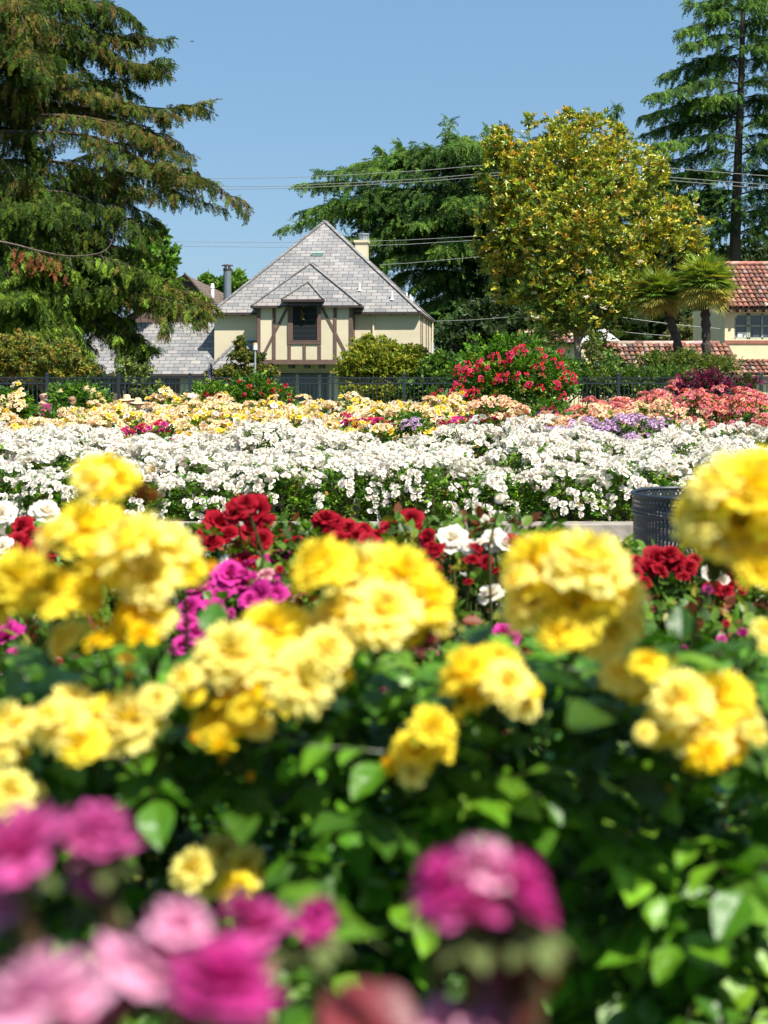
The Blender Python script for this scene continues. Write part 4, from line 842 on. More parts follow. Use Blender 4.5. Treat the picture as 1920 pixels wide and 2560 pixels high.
def bush_mesh(w,h,n,size,cols,wts,seed,lo=.12):
    rg=np.random.default_rng(seed); m=MB(); 
    d=rg.normal(0,1,(n,3)); d[:,2]=np.abs(d[:,2])*1.0; d/=np.linalg.norm(d,axis=1)[:,None]; r=rg.random(n)**.35
    z=rg.random(n)**.75
    rad=w/2*(.55+.5*np.sin(math.pi*np.minimum(1,z*1.05)**.8))*r*(1+.15*np.sin(np.arctan2(d[:,1],d[:,0])*3+seed))
    a=np.arctan2(d[:,1],d[:,0]); T=np.stack((np.cos(a)*rad,np.sin(a)*rad,lo+(h-lo)*z*(1-.18*(rad/(w/2))**2)),1)
    D=np.stack((np.cos(a)*.8,np.sin(a)*.8,np.full(n,.35)),1)+rg.normal(0,.5,(n,3)); C=pal(rg,cols,wts,n,.2); pick=rg.integers(0,4,n)
    for k in range(4):
        q=pick==k; scat(m,*spg[k],frames(D[q],roll=rg.normal(0,.6,q.sum())),T[q],size*rg.uniform(.7,1.25,q.sum()),C[q])
    return mesh_of(m,'foliage',M['roseleaf'])
def cane_mesh(w,h,seed,n=7):
    rg=np.random.default_rng(seed); m=MB()
    for i in range(n):
        a=rg.uniform(0,6.3); r=rg.uniform(.2,.42)*w; m.tube([(math.cos(a)*.05,math.sin(a)*.05,0),(math.cos(a)*r*.6,math.sin(a)*r*.6,h*.5),(math.cos(a)*r,math.sin(a)*r,h*.93)],[.012,.008,.005],5,col=(.10,.085,.03),cap=False)
    return mesh_of(m,'cane',M['stem'])
MH={}
def bed_row(prefix,group,d,x_px0,x_px1,w,h,meshes,canes,nc,clf,side,rows_word,hj=.08,bias=0.0,low=0,seed=0,cs=1.0,place=None):
    rg=np.random.default_rng(seed+int(d*10)); n=int(round(((x_px1-x_px0)*d/F)/(w*.82)))
    for i in range(n):
        px=x_px0+(x_px1-x_px0)*(i+.5)/n; x=(px-CX)*d/F+rg.normal(0,.05); y=d+rg.normal(0,.08); hh=1+rg.normal(0,hj)+.05*math.sin(x*1.7+d*.6)
        lab='%s, %s from the left in the %s'%(prefix,ORD[i] if i<20 else 'last',rows_word)
        t=thing('rose_bush',lab,'rose bush',(x,y,gz(y)),0,group); rz=rg.uniform(0,6.3)
        mm=meshes[rg.integers(len(meshes))]; mh=max(v.co.z for v in mm.vertices) if mm.name not in MH else MH[mm.name]; MH[mm.name]=mh; sz=h*hh/mh*1.0; inst('foliage',mm,t,(0,0,0),(0,0,rz),(1,1,sz)); inst('cane',canes[0],t,(0,0,0),(0,0,rz),(1,1,sz*.93))
        cm=CL[clf(px,rg)] if callable(clf) else CL[clf]
        for k in range(nc):
            a=k*2.39996+rg.normal(0,.3); q=math.sqrt((k+.5)/nc)*w*.50; z=h*hh*(1.01-.16*(q/(w*.5))**2+rg.normal(0,.045))
            inst('flower_cluster',cm[rg.integers(len(cm))],t,(math.cos(a)*q,math.sin(a)*q,z),(rg.normal(0,.2)+.25*math.sin(a)*-1*(q/w*2),rg.normal(0,.2),rg.uniform(0,6.3)),rg.uniform(.75,1.15)*cs)
        for k in range(low):          # blooms on the front face, facing the path
            a=-math.pi/2+rg.uniform(-1.2,1.2); z=h*hh*rg.uniform(.28,.85)**1.0; q=w*.50*(1.08-.12*z/h)
            lm=CL['white_loose'] if clf=='white' else cm
            inst('flower_cluster',lm[rg.integers(len(lm))],t,(math.cos(a)*q,math.sin(a)*q,z),(rg.uniform(.7,1.2),0,a+math.pi/2),rg.uniform(.7,1.05)*cs)
# white bed ------------------------------------------------------
wf=[bush_mesh(1.0,.86,430,.075,RL,[3,5,3,2,.4],s) for s in (1,2,3)]; wf2=[bush_mesh(1.0,1.06,330,.08,RL,[3,4,2,2,.4],s) for s in (4,5,6)]; wc=[cane_mesh(1,.86,1)]; wc2=[cane_mesh(1,1.06,2)]
rows=[(13.95,.74,wf,wc,9,11,'front row of the white bed'),(14.75,.84,wf,wc,14,6,'second row of the white bed'),(15.6,.92,wf2,wc2,18,3,'third row of the white bed'),(16.5,.96,wf2,wc2,17,2,'fourth row of the white bed'),(17.5,1.0,wf2,wc2,17,2,'back row of the white bed')]
for (d,h,fm,cn,nc,low,wd) in rows:
    bed_row('white flowering rose bush','white rose bushes in the wide bed',d,-120,2040,.98,h,fm,cn,nc,'white',1,wd,low=low,seed=11,hj=.10,cs=1.05)
# yellow, peach, pink and lavender beds --------------------------
yf=[bush_mesh(1.1,1.25,300,.10,RL,[4,3,1.5,3,1],s) for s in (11,12)]; yc=[cane_mesh(1,1.25,3)]; yf2=[bush_mesh(1.1,1.5,280,.10,RL,[4,3,1.5,3,1],s) for s in (13,14)]
def mixer(px,rg):
    if rg.random()<.07: return 'magenta'
    return 'yellow_bed'
for (d,h,fm,nc,x0,x1,wd) in ((19.9,1.06,yf,10,-100,1150,'front row of the yellow bed'),(21.2,1.22,yf,12,-100,1240,'second row of the yellow bed'),(22.6,1.38,yf2,13,225,1260,'third row of the yellow bed'),(24.0,1.56,yf2,12,380,1180,'back row of the yellow bed')):
    bed_row('yellow rose bush','yellow and cream rose bushes behind the white bed',d,x0,x1,1.1,h,fm,yc,nc,mixer,1,wd,low=4,seed=21,hj=.06,cs=1.1)
bed_row('lavender rose bush','lavender rose bushes',19.4,1270,1640,1.0,1.26,yf,yc,22,'lavender',1,'low lavender row',low=5,seed=31)
bed_row('sparse green rose bush','sparse rose bushes',20.3,1640,2040,1.0,1.0,yf,yc,3,'peach',1,'green row right of the lavender',low=1,seed=32)
bed_row('peach rose bush','peach rose bushes',21.4,1180,1700,1.1,1.40,yf,yc,20,'peach',1,'peach row behind the lavender',low=4,seed=33)
bed_row('peach pink rose bush','peach pink rose bushes',22.4,1700,2040,1.1,1.18,yf,yc,8,'pink',1,'row before the pink bed',low=5,seed=34)
bed_row('coral pink rose bush','coral pink rose bushes',24.0,1440,2040,1.1,1.42,yf2,yc,20,'pink',1,'front row of the pink bed',low=5,seed=35)
bed_row('coral pink rose bush','coral pink rose bushes',25.4,1500,2040,1.1,1.60,yf2,yc,17,'pink',1,'back row of the pink bed',low=2,seed=36)
# single bushes: red climber, dark reds at the fence, plum, left tall yellow
def lone(name,label,blobs,nleaf,size,spots,ckey,d,cs=1.0,cols=RL,wts=(4,3,2,3,.6),group=None,cat='rose bush'):
    bx=P(blobs[0][0],HY,d)[0]; t=thing(name,label,cat,(bx,d,gz(d)),group=group); m=MB(); leafcloud(m,blobs,nleaf,size,cols,wts,spg,.38); obj('foliage',m,M['roseleaf'],t)
    w=MB()
    for b in blobs[:6]:
        top=P(b[0],b[1],d); w.tube([(bx+(top[0]-bx)*.3,d,gz(d)),((top[0]+bx)/2,d,(top[2]+gz(d))/2),tuple(top)],[.02,.014,.008],5,col=(.11,.08,.04),cap=False)
    obj('cane',w,M['stem'],t)
    for (px,py,dy) in spots:
        p=P(px,py,d+dy)-np.array(t.location); cm=CL[ckey] if isinstance(ckey,str) else CL[ckey[rng.integers(len(ckey))]]
        inst('flower_cluster',cm[rng.integers(len(cm))],t,p,(1.0+rng.normal(0,.3),rng.normal(0,.3),rng.uniform(-.6,.6)),cs*rng.uniform(.7,1.2))
    return t
rc=[(1200,905),(1228,893),(1165,922),(1180,930),(1190,922),(1145,918),(1142,935),(1160,945),(1140,960),(1155,965),(1133,980),(1150,990),(1165,980),(1180,978),(1195,975),(1220,920),(1255,905),(1272,900),(1280,885),(1240,885),(1262,940),(1248,935),(1260,950),(1275,895),(1290,870),(1305,868),(1350,873),(1357,895),(1335,915),(1350,912),(1355,935),(1318,935),(1232,993),(1200,998),(1350,965),(1325,960),(1385,898),(1402,880),(1405,912),(1420,930),(1395,955),(1410,945),(1435,950),(1432,935),(1398,965),(1388,1015),(1350,1020),(1410,990),(1180,1000),(1150,1010),(1205,945),(1245,948),(1290,940),(1310,880),(1170,905)]
lone('climbing_rose','big climbing rose mound covered in red and pink blooms before the fence',[(1280,930,120,75,31,1.0,0),(1185,940,55,60,31,.8,0),(1380,950,55,65,31,.8,0),(1280,880,70,35,31,.6,0),(1260,990,110,45,31,.8,0),(1385,1000,30,40,31,.5,0),(1175,1000,45,35,31,.6,0)],2600,.15,[(a,b,-1.0-rng.uniform(0,.25)) for a,b in rc],'redpink',31.0,.8)
lone('climbing_rose','red rose with scattered dark blooms on the fence behind the lamp post',[(640,980,60,35,31.5,.5,0),(600,1000,60,30,31.5,.5,0),(680,1000,50,35,31.5,.5,0)],800,.14,[(598,952,-.6),(625,965,-.6),(670,955,-.6),(680,975,-.6),(700,975,-.6),(713,962,-.6),(722,985,-.6),(690,1000,-.6),(655,985,-.6),(610,985,-.6),(725,1000,-.5)],'crimson',31.5,.6)
lone('rose_bush','dark crimson rose bush at the fence below the small flag',[(530,990,40,25,31,.4,0),(550,1000,30,20,31,.4,0)],300,.14,[(515,985,-.4),(528,992,-.4),(540,985,-.4),(545,996,-.4),(520,1000,-.4),(555,990,-.4)],'crimson',31.0,.7)
lone('rose_bush','tall rose shoot with two scarlet blooms left of the red climber',[(1090,1010,16,18,30,.2,0),(1085,995,10,20,30,.2,0)],90,.12,[(1083,990,-.2),(1093,1002,-.2),(1100,975,-.1)],'redpink',30.0,.7)
lone('bougainvillea','dark purple bougainvillea shrub standing above the pink bed by the fence',[(1760,965,60,32,30.5,.5,0),(1730,980,45,22,30.5,.4,0),(1800,975,40,22,30.5,.4,0)],700,.12,[(1755+rng.normal(0,36),962+rng.normal(0,15),-.3) for _ in range(26)],'plum',30.5,.62,cols=[(.14,.01,.05),(.09,.02,.04),(.05,.08,.02)],wts=(3,2,1),cat='shrub')
lone('bougainvillea','small dark purple shrub in front of the arched window at the right',[(1865,965,28,20,30.5,.3,0)],160,.12,[(1865+rng.normal(0,18),965+rng.normal(0,10),-.3) for _ in range(8)],'plum',30.5,.5,cols=[(.14,.01,.05),(.05,.08,.02)],wts=(1,1),cat='shrub')
lone('rose_bush','tall cream rose bush standing higher than its bed at the left edge',[(25,1025,58,42,22.5,.5,0),(40,1050,42,34,22.5,.5,0)],600,.12,[(5,1000,-.4),(22,995,-.4),(40,990,-.4),(56,1004,-.4),(15,1012,-.5),(50,1012,-.5),(35,958,-.1),(46,980,-.3),(-10,1005,-.4)],'yellow_bed',22.5,.75)
lone('climbing_rose','fence climber with pale cream blooms just behind the two people',[(225,985,30,18,31.2,.3,0),(250,1005,25,18,31.2,.3,0)],120,.11,[(215,968,-.4),(232,975,-.4),(246,985,-.4),(228,992,-.4),(255,995,-.4),(262,1005,-.4),(240,1003,-.4),(150,975,-.4)],'yellow_bed',31.2,.45)
lone('rose_bush','cream rose bush directly in front of the fair haired woman',[(175,1055,40,26,23.4,.4,0)],260,.11,[(150,1030,-.4),(168,1028,-.4),(184,1030,-.4),(200,1034,-.4),(160,1042,-.4),(190,1045,-.4),(175,1052,-.5),(150,1056,-.5),(206,1052,-.5)],'yellow_bed',23.4,.7)
lone('rose_bush','deep pink rose bush beside the man in the plum shirt',[(100,1066,40,24,23,.3,0)],200,.12,[(85,1036,-.4),(100,1040,-.4),(112,1048,-.4),(95,1047,-.4),(118,1060,-.4),(106,1056,-.4)],'magenta',23,.75)
lone('rose_bush','magenta rose bush at the back edge of the white bed near its middle',[(680,1090,22,14,18.6,.2,0)],90,.1,[(678,1084,-.2),(690,1090,-.2)],'magenta',18.6,.6)
lone('rose_bush','mauve pink rose bush in front of the yellow bed, right of centre',[(1030,1060,30,20,19,.2,0)],120,.1,[(1032,1048,-.3),(1022,1052,-.3),(1040,1054,-.3),(1008,1058,-.3)],'lavender',19,.7)
lone('rose_bush','pink purple rose bush at the foot of the red climber',[(1370,1030,40,22,27.5,.3,0)],200,.12,[(1355,1022,-.3),(1370,1028,-.3),(1385,1020,-.3),(1365,1040,-.3),(1395,1035,-.3),(1345,1035,-.3)],('magenta','lavender'),27.5,.7)
# ================================================================ MID BED: red, magenta, white hybrid roses 2.6 to 4.8 m away
midkw=dict(nu=5,nv=6,opn=1.0,ruf=.05)
def mids(nm,ci,ce,s,**k):
    kw=dict(midkw,n=26,**k); return [rose_mesh('bloom',M['petal'],seed=s+q,ci=ci,ce=ce,**kw) for q in range(3)]
MR={'red':mids('red',(.19,.001,.006),(.36,.004,.018),300),'magenta':mids('m',(.40,.004,.15),(.60,.04,.30),310),'white':mids('w',(.80,.70,.50),(.87,.84,.76),320,wf=1.2),'pinkw':mids('p',(.55,.18,.22),(.78,.45,.45),330)}
ML=[(.055,.12,.012),(.10,.19,.016),(.17,.045,.02),(.20,.19,.025),(.03,.06,.01)]
mf=[bush_mesh(.95,1.0,900,.058,ML,[4,4,2.2,2.4,2],s,lo=.2) for s in (31,32,33)]; mfd=[bush_mesh(.95,1.0,850,.062,ML,[4,4,.8,1.2,2.5],s,lo=.2) for s in (34,35)]; mcan=cane_mesh(.9,1.0,9,10)
mid=[]   # (thing, px, d)
def midbush(label,px,ytop,d,kind,w=1.0):
    p=P(px,ytop,d); h=p[2]-gz(d); t=thing('rose_bush',label,'rose bush',(p[0],d,gz(d)),rotz=0); rz=rng.uniform(0,6)
    inst('foliage',(mf if kind=='r' else mfd)[rng.integers(2)],t,(0,0,0),(0,0,rz),(w,w,h)); inst('cane',mcan,t,(0,0,0),(0,0,rz),(w,w,h)); mid.append((t,px,d,ytop)); return t
midbush('red rose bush before the white bed at the left edge',20,1318,4.6,'r'); midbush('red rose bush with reddish leaves before the white bed, left of centre',560,1318,4.4,'r',1.15)
midbush('red rose bush with a tight row of blooms near the centre',870,1322,4.4,'r',1.1); midbush('white rose bush with reddish shoots right of the red row',1190,1300,4.1,'r',1.1)
midbush('red rose bush at the foot of the litter bin',1660,1405,4.0,'r',1.0); midbush('red and cream rose bush right of the litter bin',1880,1405,4.0,'r')
midbush('leafy rose bush behind the large yellow cluster at left',290,1325,4.5,'d'); midbush('leafy rose bush between the red blooms and the central red row',715,1340,4.6,'r'); midbush('leafy rose bush beyond the two central yellow clusters',1035,1325,4.7,'r'); midbush('leafy rose bush right behind the tall yellow head',1410,1352,4.5,'d')
midbush('magenta rose bush in the middle of the bed, left of centre',590,1460,3.2,'r',1.0); midbush('magenta rose bush at the left edge',10,1560,3.2,'d',.9)
midbush('magenta rose bush right of centre with one bloom showing',1230,1560,3.3,'r'); midbush('green rose bush behind the central yellow cluster',900,1520,3.1,'d')
midbush('green rose bush below the litter bin, red tinted leaves',1690,1530,3.2,'r'); midbush('green rose bush left, behind the yellow heads',300,1540,3.0,'d'); midbush('dark green rose bush at the right edge',1950,1560,3.2,'d')
for px,lb in ((80,'far left'),(420,'left of centre'),(760,'near the centre'),(1120,'right of centre'),(1480,'at right'),(1830,'far right')): midbush('low dark green rose bush under the yellow heads, %s'%lb,px,1790,2.5,'d')
blm=[(520,1325,'red',34),(548,1300,'red',36),(592,1268,'red',36),(640,1272,'red',38),(615,1252,'red',30),(662,1308,'red',30),(530,1352,'red',28),(655,1345,'red',26),(735,1355,'red',24),(500,1345,'red',22),(570,1330,'red',28),(625,1320,'red',26),
 (815,1288,'red',28),(835,1306,'red',30),(828,1334,'red',30),(868,1318,'red',30),(890,1340,'red',26),(908,1322,'red',28),(925,1352,'red',28),(955,1360,'red',26),(850,1345,'red',26),(800,1300,'red',20),(945,1330,'red',18),
 (980,1312,'red',28),(1028,1296,'red',30),(1005,1325,'red',26),(1045,1348,'red',26),(1080,1368,'red',18),(1060,1320,'red',16),(55,1312,'red',30),(75,1338,'red',32),(45,1350,'red',26),(92,1362,'red',22),(1640,1388,'red',30),(1672,1380,'red',28),(1618,1412,'red',26),(1692,1402,'red',26),(1722,1412,'red',24),(1612,1450,'red',20),(1650,1420,'red',22),(1800,1368,'red',26),(1832,1416,'red',26),(1852,1412,'red',20),(1590,1430,'red',16),(1180,1560,'red',14),(1172,1448,'red',13),(610,1395,'red',22),(640,1405,'red',20),(1240,1420,'red',12),
 (575,1432,'magenta',40),(632,1455,'magenta',42),(692,1402,'magenta',40),(648,1488,'magenta',42),(690,1482,'magenta',30),(540,1520,'magenta',38),(498,1572,'magenta',36),(20,1582,'magenta',40),(42,1632,'magenta',28),(1262,1582,'magenta',36),(948,1710,'magenta',17),(1085,1662,'magenta',16),(1245,1862,'magenta',20),(1282,1878,'magenta',20),(660,1520,'magenta',22),(485,1645,'magenta',16),(665,1432,'pinkw',24),(12,1560,'magenta',30),(1080,1630,'magenta',16),
 (1130,1342,'white',36),(1172,1360,'white',20),(1228,1478,'white',34),(1240,1345,'pinkw',0),(1236,1345,'white',28),(1262,1352,'white',24),(115,1272,'white',33),(4,1278,'white',34),(8,1362,'white',30),(1782,1430,'white',26),(1806,1448,'white',22),(1640,1410,'white',12),(1250,1240,'white',12),(1212,1290,'white',12),(1710,1398,'white',12),(1040,1325,'white',12),(560,1395,'white',14),(1200,1350,'white',14)]
for _ in range(40):
    x_=rng.choice([rng.uniform(400,720),rng.uniform(950,1300),rng.uniform(1590,1900),rng.uniform(0,200)]); blm.append((x_,rng.uniform(1400,1720),rng.choice(['red','magenta','pinkw','red']),rng.uniform(8,14)))
for _ in range(58):
    x_=rng.choice([rng.uniform(480,740),rng.uniform(1060,1300),rng.uniform(780,1100),rng.uniform(1590,1900),rng.uniform(30,130)]); blm.append((x_,rng.uniform(1335,1440)+(40 if x_>1500 else 0),'red',rng.uniform(15,25)))
for _ in range(16): blm.append((rng.uniform(430,740),rng.uniform(1390,1640),'magenta',rng.uniform(18,34)))
stm={}
for (px,py,c,r) in blm:
    if not r: continue
    d0=3.3 if c in('magenta','pinkw') or py>1480 else 4.35
    if c=='white' and px<150: d0=4.9
    cand=[q for q in mid if q[3]<=py+45 and q[2]>2.9] or mid; t,_,bd,yt=min(cand,key=lambda q:abs(q[1]-px)/160+q[2]*.9+(abs(q[2]-d0)*.6)); d=bd-.16-.36*min(1,max(0,(py-yt)/110.))
    p=P(px,py+6,d); lp=p-np.array(t.location); s=r*d/F*1.04
    b_=inst('bloom',MR[c][rng.integers(3)],t,lp,(R_(38)+rng.normal(0,.3),rng.normal(0,.35),rng.uniform(-.8,.8)),s)
    sm_=MB(); sm_.tube([tuple(p),tuple(p+np.array((rng.normal(0,.02),.08,-.14))),(p[0]*.6+t.location[0]*.4,d+.2,p[2]-.5)],[.0035,.004,.006],5,col=(.08,.10,.03),cap=False); obj('flower_stem',sm_,M['stem'],t)
# ================================================================ NEAR YELLOW ROSES
ykw=dict(n=60,nu=5,nv=6,opn=1.15,ruf=.14,wf=.62,jit=.08,pale=.42,top=106,flat=.25)
YM=[rose_mesh('bloom',M['goldpetal'],seed=400+k,ci=(.90,.70,.012),ce=(.90,.78,.07) if k%2 else (.93,.88,.32),**ykw) for k in range(4)]
YO=[rose_mesh('bloom',M['goldpetal'],seed=410+k,ci=(.86,.52,.002),ce=(.90,.70,.012),**dict(ykw,n=26)) for k in range(2)]     # deeper gold
YB=[rose_mesh('bud',M['goldpetal'],n=9,nu=5,nv=6,seed=420,opn=.35,ruf=.02,wf=1.0,ci=(.78,.40,.01),ce=(.88,.58,.03))]
yb=[]
YBASE={'left yellow rose bush with a tall top bloom and big cluster':(230,1.52),'central yellow rose bush with two broad clusters':(760,1.5),'right yellow rose bush with one round ball of blooms on a dark stem':(1400,1.42),'yellow rose bush at the right edge with the highest heads':(1830,1.5)}
YT={}
for lb,(px,d) in YBASE.items():
    t=thing('yellow_rose_bush',lb,'rose bush',(P(px,HY,d)[0],d+.25,0),group=None); YT[lb]=(t,px,MB())
HP=[]
def heads(d,items,tone=0,label=None):
    HP.extend([(i[0],i[1],i[2],d) for i in items])
    cx_=np.mean([i[0] for i in items]); cy_=np.mean([i[1] for i in items]); key=min(YT,key=lambda k:abs(YT[k][1]-cx_)); t,_,sm=YT[key]
    base=np.array(t.location); c=P(cx_,cy_,d); cl=bpy.data.objects.new('flower_cluster',None); COL.objects.link(cl); cl.parent=t; cl.location=tuple(c-base); cl.empty_display_size=.02; ORG[cl.name]=(0,0,0)
    bz=max(items,key=lambda i:i[2]); foot=c+np.array((rng.normal(0,.01),.10,-.09))
    for it in items:
        px,py,r=it[:3]; kind=it[3] if len(it)>3 else 'y'; dd=d+rng.normal(0,.035); p=P(px,py,dd); s=r*1.0*dd/F
        dx=(px-cx_)/220.; dy=(cy_-py)/220.
        me={'y':YM,'o':YO,'b':YB}[kind]; me=me[rng.integers(len(me))]
        q=Vector((dx*1.0+rng.normal(0,.2),-.40+rng.normal(0,.25),.90+dy*.6)).to_track_quat('Z','Y').to_euler()
        inst('bud' if kind=='b' else 'bloom',me,cl,p-c,tuple(q),s)
        sm.tube([tuple(p+(0,0.012,-.01)),tuple((p+foot)/2+np.array((0,.02,0))),tuple(foot)],[.0022,.002,.0028],6,col=(.06,.085,.02),cap=False)
    g=(base[0]+(foot[0]-base[0])*.3,d+.6,.05)
    sm.tube(smooth([tuple(foot),tuple(foot+np.array(((g[0]-foot[0])*.25+rng.normal(0,.02),.30,-.24))),g],8),np.linspace(.0028,.0045,8),7,col=(.05,.06,.018),cap=False)
heads(1.42,[(262,1182,78),(225,1198,50),(305,1202,46),(262,1225,40)]); heads(1.38,[(375,1246,30,'b'),(376,1178,18,'b')])
heads(1.22,[(215,1310,88),(330,1345,95),(255,1400,98),(420,1368,80),(130,1330,50),(470,1415,52),(522,1420,26,'b'),(375,1440,70)]); heads(1.25,[(55,1440,92),(130,1470,85),(10,1490,70),(205,1480,60)])
heads(1.24,[(345,1520,58,'o'),(395,1540,45,'y'),(310,1560,46,'o'),(360,1580,40,'o'),(400,1590,24,'b')]); heads(1.24,[(160,1590,52),(150,1640,24,'b'),(245,1600,34,'o'),(250,1560,26,'o'),(318,1640,26,'o'),(320,1690,20,'b')])
heads(1.2,[(175,1750,58),(150,1800,68),(200,1850,58),(120,1780,36)]); heads(1.22,[(320,1790,88),(392,1745,42),(270,1790,60),(345,1840,50)]); heads(1.2,[(15,1805,76),(-10,1860,50),(40,1880,34,'o')]); heads(1.15,[(22,1975,60),(85,1980,30)])
heads(1.26,[(575,1625,84),(680,1560,78),(750,1590,82),(640,1650,70),(760,1690,86),(590,1725,72,'o'),(820,1620,60),(700,1720,60),(520,1650,48),(850,1610,40)])
heads(1.24,[(460,1690,42),(480,1730,34),(525,1800,56),(590,1810,52),(645,1805,42),(550,1860,34,'o'),(555,1905,24,'b'),(610,1770,40),(620,1945,22,'b'),(490,1850,24,'b')]); heads(1.3,[(838,1690,32),(860,1680,26),(690,1830,16,'b')])
heads(1.3,[(800,1400,80),(905,1425,98),(1010,1435,92),(1070,1490,85),(960,1520,88),(850,1530,80),(1095,1535,50),(770,1440,52),(890,1570,50),(1010,1560,55)])
heads(1.3,[(1345,1395,88),(1475,1390,95),(1325,1490,80),(1440,1500,98),(1555,1480,66),(1400,1575,58),(1520,1580,72),(1290,1440,44),(1580,1540,44)])
heads(1.26,[(1165,1665,72),(1235,1655,66),(1195,1725,74),(1270,1700,58),(1310,1755,40),(1330,1720,26)]); heads(1.25,[(1560,1680,52),(1618,1655,46),(1590,1715,44),(1530,1700,30),(1680,1655,22,'b')]); heads(1.55,[(1338,1805,20,'b'),(1335,1830,18)])
heads(1.18,[(1700,1740,74),(1790,1735,80),(1650,1810,52),(1755,1815,76),(1860,1790,58),(1830,1860,44,'o'),(1770,1880,46,'o'),(1890,1830,34),(1610,1830,26),(1740,1905,30,'o'),(1810,1920,20,'b')])
heads(1.18,[(1790,1270,98),(1885,1215,98),(1760,1335,54),(1890,1340,90),(1970,1280,90),(1850,1300,70),(1758,1300,56),(1900,1420,56),(1765,1235,56),(1785,1205,66),(1830,1185,74),(1810,1340,64),(1925,1170,70),(1740,1270,60)])
heads(1.24,[(1085,1810,56),(1040,1870,58),(1000,1905,40,'o'),(1105,1870,34),(1030,1930,34),(970,1905,22,'b')]); heads(1.35,[(1915,1570,34),(1925,1610,26)])
heads(1.55,[(1665,1980,26,'o'),(1795,1997,16,'b'),(1872,2012,11,'b'),(1893,2022,10,'b'),(1638,1915,18,'o')])
heads(1.3,[(480,2165,56),(555,2135,58),(612,2170,58),(520,2205,46),(590,2215,44),(450,2190,30),(505,2240,20,'b')])
heads(1.6,[(362,2120,12,'b'),(378,2148,10,'b'),(475,2060,10,'b'),(620,2030,12,'b'),(345,2150,10,'b')])
lf,lff=grid_leaf()
def nearleaves(mb,n,box,size,cols,wts,rg,avoid=None):
    x0,x1,y0,y1,z0,z1=box
    for _ in range(n):
        p=np.array((rg.uniform(x0,x1),rg.uniform(y0,y1),z0+(z1-z0)*rg.random()**.8))
        qx=CX+p[0]*F/p[1]; qy=HY+(ZC-p[2])*F/p[1]
        if qy<1625+rg.normal(0,35): continue
        if any((qx-h[0])**2+(qy-h[1])**2<(h[2]*1.05+size*F/p[1]*.75)**2 and p[1]<h[3]+.03 for h in HP): continue
        a=rg.uniform(0,6.3); out=np.array((math.cos(a),math.sin(a)*.8-.35,rg.normal(.0,.35))); out/=np.linalg.norm(out)
        sd=np.cross(out,(0,0,1)); sd/=np.linalg.norm(sd)+1e-6; s=size*rg.uniform(.75,1.3); c=pal(rg,cols,wts,1,.15)[0]
        mb.tube([tuple(p-out*s*.2),tuple(p+out*s*1.4)],[.0011,.0007],4,col=(.05,.07,.012),cap=False)
        pts=[(1.4,0,1.0),(.85,1,.9),(.85,-1,.9),(.25,1,.7),(.25,-1,.7)]
        P_=[];D_=[];S_=[]
        for (q,sx,sc_) in pts:
            P_.append(p+out*s*q); D_.append(out*(1 if sx==0 else .45)+sd*sx*.95+np.array((0,0,-.18))+rg.normal(0,.12,3)); S_.append(s*sc_)
        scat(mb,lf,lff,frames(np.array(D_),roll=rg.normal(0,.35,5)),np.array(P_),np.array(S_),np.clip(np.tile(c,(5,1))*(1+rg.normal(0,.08,(5,1))),0,1))
NL=[(.05,.145,.005),(.09,.22,.009),(.145,.29,.016),(.03,.085,.004)]
for k,(lb,(t,px,sm)) in enumerate(YT.items()):
    rg=np.random.default_rng(500+k); bx=t.location[0]; m=MB()
    nearleaves(m,300,(bx-.22,bx+.22,1.28,1.75,.84,1.42),.052,NL,[3,4,2.6,1],rg); nearleaves(m,90,(bx-.22,bx+.22,1.5,2.0,.35,1.15),.062,NL,[3,3,1,3],rg)
    for (hx_,hy_) in ((px,1660),(px-120,1720),(px+130,1700)): 
        c=P(hx_,hy_,1.45); nearleaves(m,7,(c[0]-.06,c[0]+.06,1.42,1.55,c[2]-.08,c[2]+.01),.05,NL,[2,4,2,1],rg)
    obj('foliage',m,M['nearleaf'],t); obj('stem',sm,M['stem'],t,smooth=True)
rg=np.random.default_rng(77)
for (px,py,d) in ((1700,1660,1.55),(1720,1690,1.55),(1060,1595,1.5),(1030,1610,1.5),(355,1250,1.3)): 
    n=4; m=MB(); scat(m,lf,lff,frames(rg.normal(0,.5,(n,3))+(.3,-.4,.3),roll=rg.normal(0,.5,n)),np.tile(P(px,py,d),(n,1)),np.full(n,.035),pal(rg,[(.10,.012,.015),(.14,.03,.03)],[1,1],n)); obj('young_leaf',m,M['nearleaf'],YT[list(YT)[2 if px>500 else 0]][0],'dark maroon young leaves')
